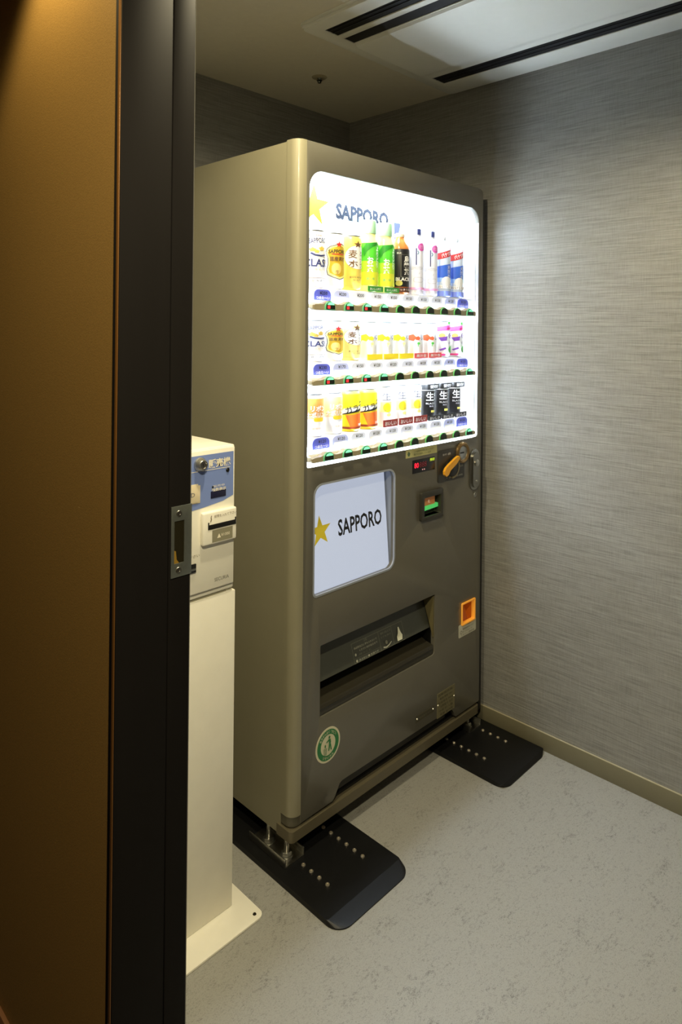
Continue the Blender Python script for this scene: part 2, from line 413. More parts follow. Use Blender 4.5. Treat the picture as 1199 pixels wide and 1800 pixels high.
def downlight(name, label, x, y, power, color, spread=150):
    t = thing(name, label, 'downlight', (x, y, ZC))
    obj('trim_ring', G().lathe([(.055, -.004), (.066, -.004), (.070, -.0005), (.07, 0)], n=32), ACW, t, True)
    obj('lens', G().lathe([(0, -.002), (.055, -.002)], n=32), mat('downlight_lens', (255, 214, 150), .4, emit=3.0), t, True)
    l = bpy.data.lights.new(name+'_lamp', 'SPOT'); l.energy = power; l.color = color; l.shadow_soft_size = .04
    l.spot_size = radians(spread); l.spot_blend = .5
    o = bpy.data.objects.new(name+'_lamp', l); COL.objects.link(o); o.location = (x, y, ZC-.045); return t
downlight('room_downlight', 'round warm ceiling downlight in the room above the ticket machine', -.28, -.36, P_ROOM, WARM, 168)
downlight('hall_downlight', 'round warm ceiling downlight in the hall right outside the doorway', -1.08, -1.28, P_MAIN, WARM, 168)
downlight('hall_downlight', 'round warm ceiling downlight further along the bronze hall wall', -.752, -.15, P_HALL, (1, .80, .40), 92)

# ================================================================== VENDING MACHINE
W = .863; ZT = 1.87; ZD = .100
vm = thing('vending_machine', 'tall grey beige drink vending machine with a lit display window beside the right wall', 'vending machine', (0, 0, 0))
# cabinet: open-fronted sheet steel shell
g = G(); y0, y1 = .0445, .66
g.box(.002, .006, y0, y1, .063, ZT-.003).box(W-.004, W, y0, y1, .063, ZT-.003).box(.006, W-.004, y0, y1, ZT-.007, ZT-.003).box(.006, W-.004, y0, y1, .063, .067).box(.006, W-.004, y1-.004, y1, .067, ZT-.007)
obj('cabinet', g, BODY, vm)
# rounded left edge of the door
r = .026
arc = [(r-r*cos(a*pi/2/10), r-r*sin(a*pi/2/10)) for a in range(11)]
poly = [(0, .043)]+arc+[(.0315, 0), (.0315, .014), (.020, .020), (.014, .043)]
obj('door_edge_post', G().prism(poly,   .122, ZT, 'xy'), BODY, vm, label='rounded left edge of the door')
WIN = rr(.043, .838, 1.016, 1.797, (.004, .012, .05, .05), 8)
POST = rr(.069, .400, .672, .966, (.012, .030, .030, .030), 6)
SLOT = rr(.0975, .604, .346, .5365, (.003, .012, .003, .003), 3)
BILL = rr(.524, .626, .790, .870, .004, 3)
CUP = rr(.753, .829, .394, .464, .003, 3)
outer = [(.032, ZD), (.150, ZD), (.158, .108), (.176, .136), (.186, .140), (.690, .136), (.704, .130), (.724, ZD), (W-.004, ZD), (W, ZD+.004), (W, ZT-.02), (W-.006, ZT-.006), (W-.02, ZT), (.032, ZT)]
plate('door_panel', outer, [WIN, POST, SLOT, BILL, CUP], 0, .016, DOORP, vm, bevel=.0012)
g = G(); g.box(.032, W-.006, .016, .043, ZT-.014, ZT-.001).box(W-.012, W-.001, .016, .043, ZD+.004, ZT-.02)
obj('door_return', g, DOORP, vm)
obj('door_seal', G().box(.010, W-.004, .0435, .0445, .10, ZT-.004), BLACK, vm) if False else None
obj('hinge_strip', G().box(W+.001, W+.021, .006, .50, .064, ZT-.034, .002), mat('black_hinge_strip', (22, 23, 24), .55), vm, label='black strip along the right edge')
# bottom: kick recess, kick bar and corner sockets
obj('kick_recess', G().box(.10, .76, .030, .034, .091, .15).box(.10, .76, .016, .030, .091, .098), BLACK, vm)
obj('recess_ledge', G().prism([(.185, .104), (.690, .104), (.690, .124), (.20, .126)], .020, .024), DARK, vm)
def bar_poly(r, d):
    return [(d, .055), (d, .004+r)]+[(d+r-r*cos(a*pi/2/6), d+r-r*sin(a*pi/2/6)) for a in range(7)]+[(W-.004-r+r*sin(a*pi/2/6), d+r-r*cos(a*pi/2/6)) for a in range(7)]+[(W-.004, .055)]
obj('kick_bar', G().prism(bar_poly(.012, -.003), .0634, .0912, 'xy'), mat('kick_bar_bronze', (98, 91, 72), .4, .1, noise=.03), vm)
obj('kick_bar_cap', G().prism(bar_poly(.02, .006), .0912, .1222, 'xy'), mat('kick_cap_dark', (52, 50, 42), .35), vm) if False else None
obj('corner_socket', G().prism([(.002, .043)]+[(.002+.024-.024*cos(a*pi/2/8), .003+.024-.024*sin(a*pi/2/8)) for a in range(9)]+[(.040, .003), (.040, .043)], .0965, .122, 'xy').prism([(.004, .043)]+[(.006+.022-.022*cos(a*pi/2/8), .006+.022-.022*sin(a*pi/2/8)) for a in range(9)]+[(.040, .006), (.040, .043)], .091, .0965, 'xy'), mat('corner_socket_grey', (84, 80, 66), .4), vm)
# top edge clip
obj('top_clip', G().box(.012, .040, .035, .060, ZT-.002, ZT+.003, .001), SILVER, vm)

# ---- display box
DISPW = mat('display_white', (245, 247, 250), .55)
g = G(); xa, xb, ya, yb, za, zb = .030, .848, .0165, .112, 1.000, 1.828
g.quad((xa, ya, za), (xa, yb, za), (xa, yb, zb), (xa, ya, zb)).quad((xb, ya, za), (xb, ya, zb), (xb, yb, zb), (xb, yb, za))
g.quad((xa, ya, za), (xb, ya, za), (xb, yb, za), (xa, yb, za)).quad((xa, ya, zb), (xa, yb, zb), (xb, yb, zb), (xb, ya, zb))
obj('display_box', g, DISPW, vm, smooth=False)
bp_ = obj('backlit_panel', G().box(xa, xb, .1085, .1115, za, zb), mat('backlit_white', (240, 248, 255), .5, emit=E_BACK), vm)
SAPG = mat('sign_grey_letters', (44, 48, 60), .7, spec=.1); SAPY = mat('sign_yellow_star', (236, 214, 4), .6, emit=.3); SAPK = mat('sign_black_letters', (26, 27, 32), .5)
GOLD = mat('sign_gold_star', (205, 185, 45), .5, emit=.12)
prints('lettering', bp_, [('t', 'SAPPORO', .366, 1.727, .05, SAPG, dict(w=.238, h=.048, bold=.05))], front(.1085))
prints('star_emblem', bp_, [('p', star(.158, 1.730, .064, .40, .02), SAPY)], front(.1085))
TUBE = mat('fluorescent_tube', (226, 241, 255), .5, emit=E_TUBE)
obj('fluorescent_tube', G().tube([(.045, .030, 1.8130), (.835, .030, 1.8130)], .0085, 14), TUBE, vm)
for x in (.0375,):
    pass
obj('shelf', G().box(xa, xb, .030, .1085, 1.4855, 1.4895, .0008), DISPW, vm)
obj('shelf', G().box(xa, xb, .030, .1085, 1.2855, 1.2895, .0008), DISPW, vm)
obj('shelf', G().box(xa, xb, .030, .1085, 1.0825, 1.0865, .0008), DISPW, vm)
for z in (1.4725, 1.2715, 1.0695):
    obj('shelf_front', G().box(xa, xb, .0285, .030, z-.018, z+.014, .0004), DISPW, vm)
    obj('added_light_lip', G().box(.056, .812, .0116, .0122, z-.040, z-.0225), DISPW, vm)  # thin lip added to cut the light thrown upward behind the rail
    obj('added_shelf_light', G().tube([(.045, .0200, z-.0360), (.835, .0200, z-.0360)], .0050, 12), mat('added_shelf_light_white', (226, 241, 255), .5, emit=E_SHELF), vm)  # hidden glowing tube added behind the rail to light the drinks' fronts
obj('window_pane', G().box(.041, .840, .0125, .0145, 1.014, 1.799), glass('window_glass'), vm)
g = G()
obj('window_gasket', G().prism(rr(.836, .8395, 1.03, 1.75, .001, 2), .0005, .0115), mat('gasket_silver', (205, 205, 212), .3, .4), vm)

obj('divider_card', G().prism([(.505, 1.648), (.515, 1.640), (.534, 1.722), (.502, 1.722)], .098, .0995), mat('divider_navy', (70, 78, 140), .45), vm)
# ---- button rails, buttons, price tags
RAILM = mat('button_rail_bronze', (150, 140, 114), .45, 0, noise=.05)
COLX = [.112+.0735*i for i in range(10)]
def dome(w, h, n=8, z=0, x=0):
    pts = [(x-w/2, z), (x+w/2, z), (x+w/2, z+h*.35)]
    for k in range(n+1):
        a = pi*k/n; pts.append((x+cos(a)*w/2, z+h*.35+sin(a)*h*.65))
    return pts[:2]+pts[3:]
GREENR = mat('button_green_rim', (92, 168, 92), .4, emit=.12); BDARK = mat('button_smoky_face', (14, 30, 20), .2)
MINT = mat('button_mint_light', (130, 240, 190), .4, emit=.75); REDL = mat('button_red_sold_out', (225, 50, 55), .4, emit=.7); MINTD = mat('button_mint_rim', (96, 176, 126), .4, emit=.15)
def button_mesh(kind):
    g = G(); fm = {'off': [GREENR, BDARK], 'ready': [MINTD, BDARK, MINT], 'sold': [MINTD, BDARK, MINT, REDL]}[kind]
    def add(poly, a0, a1, mi):
        n0 = len(g.bm.faces); g.prism(poly, a0, a1); g.bm.faces.ensure_lookup_table()
        for f in g.bm.faces[n0:]: f.material_index = mi
    add(dome(.037, .0232, 10), -.0035, 0, 0); add(dome(.0315, .0185, 10, .0022), -.0055, -.0034, 1)
    if kind != 'off':
        top = [(cos(pi*k/10)*.0125, .0132+sin(pi*k/10)*.0072) for k in range(11)]
        add(top, -.0062, -.0054, 2)
    if kind == 'sold': add(rect(-.0125, -.0030, .0035, .0115), -.0062, -.0054, 3)
    return g.mesh('button', fm)
BM = {k: button_mesh(k) for k in ('off', 'ready', 'sold')}
TAGB = mat('price_tag_blue', (92, 100, 205), .4); TAGP = mat('price_tag_overlit_pale', (232, 236, 254), .4); TAGM = mat('price_tag_overlit_blue', (196, 204, 250), .4)  # one blue tag; overexposure from the backlight is put into the paler colours
PRICES = [[250, 230, 200, 150, 150, 150, 150, 150, 120, 120], [230, 170, 150]+[120]*7, [120]*10]
rails = [(1.4285, .0265), (1.2290, .0245), (1.0270, .0240)]
for ri, (zr, hh) in enumerate(rails):
    top = []; xL, xR2 = .055, .814; N = 150
    for k in range(N+1):
        x = xL+(xR2-xL)*k/N; b = max(math.exp(-((x-c-.0006)/.016)**2) for c in COLX)
        e = min(1, (x-xL)/.008, (xR2-x)/.006); top.append((x, zr+hh-.0105+.0105*b-.003*(1-max(e, 0))))
    poly = [(xL, zr+.002), (xL+.003, zr), (xR2-.003, zr), (xR2, zr+.002)]+top[::-1]
    rail = obj('button_rail', G().prism(poly, -.007, .0115), RAILM, vm)
    for i, x in enumerate(COLX):
        kind = 'sold' if (i < 3 and ri < 2) else 'ready' if (i < 4 or i == 9) else 'off'
        b = bpy.data.objects.new('button', BM[kind]); b.location = (x, -.0072, zr+.0012); link(b, rail)
        if kind != 'off': b['label'] = 'button with lit mint top and red lamp' if kind == 'sold' else 'button with lit mint top'
        # tag
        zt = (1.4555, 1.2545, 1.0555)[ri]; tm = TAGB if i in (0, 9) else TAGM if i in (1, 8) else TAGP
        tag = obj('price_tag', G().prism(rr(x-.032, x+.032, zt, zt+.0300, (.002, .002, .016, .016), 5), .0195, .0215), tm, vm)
        lay = [('t', '¥%d' % PRICES[ri][i], x+.003, zt+.0205, .0125, INK, dict(h=.0092, w=.029, bold=.012))]
        lay.append(('p', rr(x-.026, x+.026, zt+.0025, zt+.0125, .004, 3), tm if i in (0, 9) else WHITE))
        if i in (0, 9): lay.append(('t', 'つめた〜い', x, zt+.0075, .011, WHITE, dict(w=.050, h=.0085, bold=.02)))
        prints('lettering', tag, lay, front(.0195), local=True)
    for x in (.0485,):
        obj('rail_bracket', G().box(x-.004, x+.007, -.002, .0115, zr+.004, zr+.016, .0015), mat('clear_bracket', (225, 228, 230), .3), vm)

# ---- poster window
g = G(); xa, xb, ya, yb, za, zb = .067, .402, .0165, .060, .668, .970
PBOX = mat('poster_box_grey', (150, 156, 166), .35, .3)
g.quad((xb, ya, za), (xb, ya, zb), (xb, yb, zb), (xb, yb, za)).quad((xa, ya, zb), (xa, yb, zb), (xb, yb, zb), (xb, ya, zb)).quad((xa, ya, za), (xb, ya, za), (xb, yb, za), (xa, yb, za)).quad((xa, ya, za), (xa, yb, za), (xa, yb, zb), (xa, ya, zb)).quad((xa, yb, za), (xb, yb, za), (xb, yb, zb), (xa, yb, zb))
obj('poster_box', g, PBOX, vm, smooth=False)
def tilt(s, z, o):      # the sign leans back: 41 mm deep at its top, flush at its foot
    return (s, .0185+max(0, (z-.670))/.296*.0255-o, z)
sign = prints('poster_sign', vm, [('p', rr(.068, .397, .671, .968, .004, 2), mat('poster_sign_white', (120, 126, 139), .45, emit=E_POSTER))], tilt, label='white lit sign with black lettering and gold star')
prints('lettering', sign, [('t', 'SAPPORO', .283, .824, .05, SAPK, dict(w=.184, h=.046, bold=.024))], lambda s, z, o: tilt(s, z, o+.0006))
prints('star_emblem', sign, [('p', star(.122, .829, .043, .40, -.04), GOLD)], lambda s, z, o: tilt(s, z, o+.0006))
obj('poster_pane', G().box(.068, .401, .0125, .0140, .671, .967), glass('window_glass'), vm)
plate('poster_gasket', rr(.0665, .4025, .6695, .9685, (.014, .032, .032, .032), 6), [rr(.0715, .3975, .6745, .9635, (.011, .028, .028, .028), 6)], -.0008, .004, mat('poster_gasket_grey', (170, 176, 188), .3, .4), vm)

# ---- delivery slot
g = G(); xa, xb, ya, yb, za, zb = .0965, .605, .0155, .15, .345, .5375
g.quad((xb, ya, za), (xb, ya, zb), (xb, yb, zb), (xb, yb, za)).quad((xa, ya, zb), (xa, yb, zb), (xb, yb, zb), (xb, ya, zb)).quad((xa, ya, za), (xb, ya, za), (xb, yb, za), (xa, yb, za)).quad((xa, ya, za), (xa, yb, za), (xa, yb, zb), (xa, ya, zb)).quad((xa, yb, za), (xb, yb, za), (xb, yb, zb), (xa, yb, zb))
obj('slot_box', g, mat('slot_interior_black', (14, 14, 13), .4), vm, smooth=False)
FLAP = mat('flap_smoky_plastic', (66, 68, 62), .28, noise=.02)
def ftilt(s, z, o): return (s, .018+max(0, (z-.415))/.115*.034-o, z)
fl = obj('flap', G().prism([(.0185, .428), (.052, .531), (.055, .531), (.0215, .427)], .099, .600, 'yz'), FLAP, vm, label='smoky hinged delivery flap')
TXT = mat('flap_print_grey', (176, 176, 160), .5); TXTD = mat('flap_print_dim', (120, 120, 106), .5)
FP = lambda s, z, o: (s, .0185+(z-.428)/.103*.0335-o, z)
g0 = [('o', rect(.252, .478, .4285, .480), [rect(.2530, .3665, .4295, .4792), rect(.3675, .4260, .4295, .4792), rect(.4270, .4770, .4295, .4792)], TXTD),
      ('t', '注意', .310, .4755, .007, TXTD), ('t', '商品取出口に手を入れないで', .308, .466, .006, TXT, dict(w=.098)), ('t', 'ください缶が出るまで', .318, .4565, .006, TXT, dict(w=.078)), ('t', '待つこと', .300, .447, .006, TXTD, dict(w=.05)),
      ('p', circ(.261, .450, .0035, 12), TXT), ('p', rect(.253, .366, .4405, .4410), TXTD), ('p', circ(.261, .4345, .0035, 12), TXT), ('t', 'あぶない ■ 危険です', .312, .4345, .006, TXT, dict(w=.084)),
      ('t', '取出口', .396, .4725, .006, TXTD, dict(w=.045)), ('t', 'ドアを押す', .396, .4625, .006, TXTD, dict(w=.045)),
      ('p', stroke([(.376, .436), (.388, .4335), (.402, .4365), (.414, .442)], .004, .002), TXT), ('p', circ(.392, .446, .005, 14), TXTD),
      ('p', [(.440, .4345), (.462, .4345), (.466, .446), (.461, .454), (.456, .470), (.452, .470), (.448, .455), (.441, .447)], mat('flap_print_bright', (226, 226, 205), .5))]
prints('flap_notice', fl, g0, FP, label='printed warning notice on the flap')
obj('hinge_post', G().lathe([(.006, 0), (.006, .018)], (.170, .10, .412), 14), DARK, vm)
obj('hinge_post', G().lathe([(.006, 0), (.006, .018)], (.530, .10, .412), 14), DARK, vm)
LIP = mat('slot_lip', (50, 47, 38), .3)
obj('slot_lip', G().prism([(.004, .347), (.0035, .372), (.006, .376), (.030, .380), (.085, .398), (.085, .347)], .0985, .601, 'yz'), LIP, vm)
obj('slot_lip_rib', G().box(.1, .600, .0028, .005, .360, .3635), mat('slot_rib', (34, 33, 28), .3), vm)
obj('slot_side', G().prism([(.004, .400), (.050, .531), (.004, .531)], .5985, .6035, 'yz'), mat('slot_side_khaki', (104, 96, 66), .4), vm)

# ---- stickers and plates on the front
LG = mat('label_khaki_green', (182, 178, 122), .5); LGT = mat('label_green_ink', (96, 104, 66), .5)
st = obj('eco_label', G().prism(rect(.449, .606, .989, 1.0135), -.0006, 0), LG, vm, label='khaki notice label with a leaf mark')
prints('lettering', st, [('p', [(.462, 1.009), (.470, 1.002), (.466, .994), (.460, .994), (.456, 1.001)], mat('leaf_green', (70, 96, 72), .5)), ('t', 'この自動販売機は省エネルギー', .540, 1.0055, .008, LGT, dict(w=.105, h=.007)), ('t', '電力を使用しています', .530, .9965, .008, LGT, dict(w=.086, h=.007))], front(-.0006), local=True)
led = obj('price_display', G().box(.4815, .5960, -.0012, .001, .9375, .979, .0008), mat('led_black', (20, 19, 26), .25), vm, label='black LED price display')
RED = mat('led_red', (255, 30, 60), .4, emit=1.0); REDD = mat('led_red_dim', (120, 22, 32), .4, emit=.18); YEL = mat('led_yellow_green', (205, 235, 60), .4, emit=.8)
prints('led_digits', led, [('t', '80', .5005, .9615, .02, RED, dict(w=.022, h=.0165, bold=.02)), ('t', '888', .533, .9615, .02, REDD, dict(w=.036, h=.0165)), ('p', rect(.566, .592, .966, .9765), mat('led_window', (60, 76, 20), .4)), ('t', '売切', .579, .971, .01, YEL, dict(w=.024, h=.009, bold=.02)), ('p', rect(.5275, .5315, .944, .9475), mat('led_dot', (230, 170, 170), .4, emit=.6)), ('p', rect(.5365, .5405, .944, .9475), _M['led_dot'])], front(-.0012), local=True)
cp = obj('coin_panel', G().prism(rr(.610, .757, .891, .993, .005, 3), -.0035, .001), mat('coin_panel_grey', (48, 46, 42), .4, noise=.03), vm, label='dark coin panel with return lever')
for lay_ in [('t', 'おつり・返却', .655, .978, .01, WHITE, dict(w=.042, h=.007)), ('t', '500・100・50・10円硬貨 1000円札', .700, .9005, .008, TXT, dict(w=.092, h=.006)), ('t', '投入口', .730, .930, .009, TXT, dict(w=.034, h=.006))]:
    prints('lettering', cp, [lay_], front(-.0035), local=True)
obj('lever_dial', G().lathe([(0, .008), (.026, .008), (.030, .005), (.030, 0)], (.685, -.0035, .933), 36, 'y'), mat('dial_black', (20, 19, 18), .3), cp)
obj('dial_guard', G().prism(stroke([(.685+.034*cos(a), .933+.034*sin(a)) for a in [radians(d) for d in range(-95, 35, 8)]], .006), -.009, -.0035), mat('dial_guard_tan', (140, 128, 96), .3, .5), cp)
obj('return_lever', G().prism([(.625, .917), (.634, .910), (.646, .915), (.655, .927), (.690, .945), (.706, .958), (.708, .966), (.700, .969), (.686, .964), (.650, .948), (.632, .938), (.624, .928)], -.020, -.0115), mat('lever_yellow', (225, 160, 38), .4), cp)
ci = obj('coin_inlet', G().lathe([(0, .004), (.022, .004), (.0235, .009), (.030, .012), (.0345, .009), (.0355, 0)], (.742, -.001, .973), 40, 'y'), mat('coin_ring_bronze', (150, 124, 84), .3, .8), vm)
obj('coin_bezel', G().lathe([(0, .0015), (.0205, .0015), (.0225, .0035), (.0225, 0)], (.742, -.005, .973), 36, 'y'), SILVER, ci)
obj('coin_slit', G().box(.7285, .7490, -.0075, -.0063, .9708, .9752), INK, ci)
lk = obj('lock_handle', G().prism(rr(.788, .843, .838, .976, .027, 8), -.006, .001), SILVER, vm, label='silver lock handle plate')
obj('handle_bar', G().prism(rr(.796, .835, .846, .966, .019, 8), -.013, -.006), mat('handle_satin', (150, 148, 140), .3, 1), lk)
obj('lock_cylinder', G().lathe([(0, .006), (.006, .006), (.009, .005), (.012, .003), (.012, 0)], (.816, -.013, .930), 28, 'y'), CHROME, lk)
obj('lock_rivet', G().lathe([(0, .002), (.004, .0012), (.0045, 0)], (.818, -.013, .868), 16, 'y'), CHROME, lk)
obj('screw', G().lathe([(0, .001), (.004, .001), (.0055, .002), (.008, .0015), (.009, 0)], (.828, 0, .818), 20, 'y'), SILVER, vm)
# bill slot
bl = plate('bill_acceptor', rr(.518, .631, .785, .876, .008, 4), [rr(.533, .618, .797, .856, .003, 3)], -.010, .016, mat('bill_frame_dark', (50, 48, 42), .35), vm, bevel=.0015)
g = G(); g.quad((.533, .016, .797), (.618, .016, .797), (.618, .016, .856), (.533, .016, .856)).quad((.533, .016, .797), (.533, -.004, .797), (.618, -.004, .797), (.618, .016, .797))
obj('bill_recess', g, mat('bill_recess_grey', (60, 60, 52), .4), bl, smooth=False)
obj('bill_guide', G().prism([(.533, .826), (.606, .826), (.606, .856), (.533, .852)], .006, .0155), mat('bill_guide_orange', (196, 124, 70), .45, emit=.12), bl)
prints('lettering', bl, [('t', '札', .575, .838, .012, mat('bill_mark', (240, 225, 200), .5, emit=.3))], front(.006), local=True)
obj('bill_lamp', G().prism([(.533, .812), (.618, .815), (.618, .827), (.533, .823)], .002, .0155), mat('bill_green_lamp', (80, 200, 105), .4, emit=.55), bl)
# coin return cup
AMB = mat('amber_cup', (190, 96, 24), .35, emit=.14); AMBL = mat('amber_cup_edge', (236, 160, 56), .35, emit=.28)
cu = plate('coin_return_cup', rr(.7505, .8315, .3915, .4665, .004, 3), [rr(.7555, .8250, .397, .461, .003, 3)], -.004, .010, AMBL, vm, bevel=.001, label='glowing amber coin return cup')
g = G(); xa, xb, ya, yb, za, zb = .7553, .8252, .009, .040, .3968, .4612
g.quad((xa, yb, za), (xb, yb, za), (xb, yb, zb), (xa, yb, zb)).quad((xa, ya, zb), (xb, ya, zb), (xb, yb, zb), (xa, yb, zb)).quad((xa, ya, za), (xa, yb, za), (xb, yb, za), (xb, ya, za)).quad((xb, ya, za), (xb, yb, za), (xb, yb, zb), (xb, ya, zb)).quad((xa, ya, za), (xa, ya, zb), (xa, yb, zb), (xa, yb, za))
obj('cup_well', g, AMB, cu, smooth=False)
obj('cup_door', G().prism([(.010, .399), (.013, .399), (.034, .460), (.031, .460)], .7575, .803, 'yz'), mat('amber_cup_door', (168, 78, 20), .25, emit=.12), cu)
nl = obj('notice_label', G().prism(rr(.736, .838, .354, .396, .004, 3), -.0007, 0), mat('notice_grey_white', (196, 194, 176), .5), vm, label='grey notice label under the coin cup')
NI = mat('notice_ink', (86, 84, 74), .5)
prints('lettering', nl, [('t', 'ご注意', .790, .3895, .008, NI, dict(w=.03, h=.006)), ('t', '硬貨返却口にゴミ', .790, .3785, .008, NI, dict(w=.062, h=.0065)), ('t', 'を入れないで', .786, .3695, .008, NI, dict(w=.055, h=.0065)), ('o', circ(.749, .371, .006, 16), [circ(.749, .371, .0045, 16)], NI), ('t', 'ください連絡先', .787, .3605, .008, NI, dict(w=.078, h=.006))], front(-.0007), local=True)
# rating plates
PLT = mat('rating_plate_olive', (112, 106, 78), .45); PLI = mat('rating_plate_ink', (62, 58, 42), .5)
p1 = obj('name_plate', G().prism(rect(.510, .604, .164, .1855), -.0008, 0), mat('name_plate_dark', (66, 62, 50), .4), vm)
prints('lettering', p1, [('o', rect(.511, .603, .165, .1845), [rect(.512, .602, .166, .1835)], PLT), ('t', '製造番号 0612', .557, .1745, .009, PLT, dict(w=.06, h=.006))], front(-.0008), local=True)
p2 = obj('rating_plate', G().prism(rect(.619, .716, .134, .213), -.0008, 0), PLT, vm)
lay = []
for i, s in enumerate(('自動販売機', '電源 単相 100V', '定格電流 60Hz', '消費電力 冷却', '冷媒 封入量', '質量 屋内用')):
    lay.append(('t', s, .664+(.004 if i % 2 else 0), .205-.0125*i, .01, PLI, dict(w=.07 if i % 2 else .078, h=.0075)))
prints('lettering', p2, lay, front(-.0008), local=True)
RIV = mat('bright_rivet', (225, 222, 205), .25, .7)
for x, z in ((.5165, .1745), (.5975, .1755), (.6245, .1755), (.7125, .1745)):
    obj('rivet', G().lathe([(0, .0022), (.0025, .0016), (.0034, 0)], (x, -.0008, z), 14, 'y'), RIV, vm)
# recycling sticker
SG = mat('recycle_green', (40, 120, 66), .5); SWH = mat('sticker_off_white', (214, 208, 180), .5)
cx, cz = .1285, .2615
sk = obj('recycling_sticker', G().prism(circ(cx, cz, .046, 48), -.0006, 0), SWH, vm, label='round green and white recycling sticker')
lay = [('o', circ(cx, cz, .0405, 48), [circ(cx, cz, .0275, 40)], SG),
       ('t', 'あきかんはくずかごへ', cx, cz, .0095, SWH, dict(arc=.034, w=.072, h=.0078, bold=.02)), ('t', 'リサイクル', cx, cz, .0095, SWH, dict(arc=-.034, w=.042, h=.0078, bold=.02)),
       ('p', circ(cx+.004, cz+.0195, .0035, 14), SG), ('p', [(cx-.008, cz+.010), (cx-.004, cz+.012), (cx+.001, cz+.015), (cx+.008, cz+.015), (cx+.010, cz+.004), (cx+.008, cz+.003), (cx+.002, cz+.003), (cx+.002, cz+.010), (cx-.007, cz+.007)], SG),
       ('p', [(cx+.002, cz+.003), (cx+.0085, cz+.003), (cx+.013, cz-.016), (cx+.009, cz-.0165), (cx+.0065, cz-.004), (cx+.003, cz-.016), (cx-.001, cz-.0155)], SG),
       ('p', rect(cx-.010, cz*0+cx*0+cx-.0075, 0, 0) if False else circ(cx-.012, cz+.001, .0025, 10, .0045), SG),
       ('o', [(cx-.019, cz-.005), (cx-.006, cz-.005), (cx-.008, cz-.022), (cx-.017, cz-.022)], [[(cx-.0178, cz-.006), (cx-.0072, cz-.006), (cx-.0087, cz-.021), (cx-.0163, cz-.021)]], SG)]
for k in range(1, 4):
    z = cz-.005-.0042*k; lay.append(('p', rect(cx-.0175+.0004*k, cx-.0075-.0004*k, z-.0005, z+.0005), SG))
for k in (-1, 1): lay.append(('p', rect(cx-.0125+k*.002-.0004, cx-.0125+k*.002+.0004, cz-.0215, cz-.0055), SG))
prints('pictogram', sk, lay, front(-.0006), local=True)

# ---- feet: channel brackets with bolts
def foot(x0, x1, bolts, y0, y1):
    b = obj('foot_bracket', G().box(x0, x0+.003, y0, y1, .0125, .034, .0008).box(x1-.003, x1, y0, y1, .0125, .034, .0008).box(x0+.003, x1-.003, y0, y1, .0125, .0155), CHROME, vm, label='zinc channel bracket')
    for x, y in bolts:
        g = G(); g.lathe([(0, .006), (.0065, .006), (.0065, .058)], (x, y, .012-.0), 14)
        obj('bolt_shank', g, CHROME, b)
        obj('hex_nut', G().lathe([(0, .0035), (.0125, .0035), (.0135, .0045), (.0135, .013), (.0125, .014), (0, .014)], (x, y, .012), 6), CHROME, b, smooth=False)
        obj('washer', G().lathe([(0, .0035), (.017, .0035), (.017, .0052), (0, .0052)], (x, y, .0122), 20), SILVER, b)
    return b
foot(-.022, .044, ((.011, .030), (.009, .100)), -.002, .145)
foot(.806, .872, ((.836, .030), (.836, .100)), -.002, .145)

# ---- floor anchor plates
STEEL = mat('black_floor_plate_paint', (17, 17, 18), .42, noise=.08, scale=30, spec=.3)
def chamfer_plate(name, label, x0, x1, y0, y1, r, bev, h, by0):
    t = thing(name, label, 'floor plate', ((x0+x1)/2, (y0+y1)/2, 0), 'black floor plates')
    base = rr(x0, x1, y0, y1, (r, r, .002, .002), 8)
    n = len(base)
    def inset(p, d):   # bevel on the front edge and round the front corners only
        x, y = p; k = max(0, min(1, (y0+r*1.6-y)/(r*1.6)))
        return (min(max(x, x0+.003+d*k*.55), x1-.003-d*k*.55), max(y, y0+d))
    g = G(); bm = g.bm
    A = [bm.verts.new((x, y, .0005)) for x, y in base]; B = [bm.verts.new((x, y, .0035)) for x, y in base]
    ib = rr(x0+.0012, x1-.0012, y0+bev, y1-.001, (.006, .006, .002, .002), 8)
    Cc = [bm.verts.new((x, y, h)) for x, y in ib]
    bm.faces.new(A[::-1]); bm.faces.new(Cc)
    for P, Q in ((A, B), (B, Cc)):
        for i in range(n): bm.faces.new((P[i], P[(i+1) % n], Q[(i+1) % n], Q[i]))
    obj('steel_plate', g, STEEL, t, smooth=False)
    return t
pl1 = chamfer_plate('floor_anchor_plate', 'black floor plate with bolts and sloped front under the near left machine foot', -.053, .214, -.224, .48, .042, .040, .012, 0)
pl2 = chamfer_plate('floor_anchor_plate', 'black floor plate with bolts under the far right foot beside the wall', .648, .9085, -.231, .48, .038, .010, .012, 0)
SCR = mat('plate_bolt_steel', (232, 222, 204), .28, .88)
for pl, xs in ((pl1, (.0205, .148)), (pl2, (.722, .851))):
    for x in xs:
        for k in range(6):
            y = -.112+.0292*k
            obj('plate_bolt', G().lathe([(0, .0022), (.0022, .0022), (.0026, .0032), (.0045, .0030), (.0056, .0015), (.0056, 0)], (x, y, .012), 14), SCR, pl)

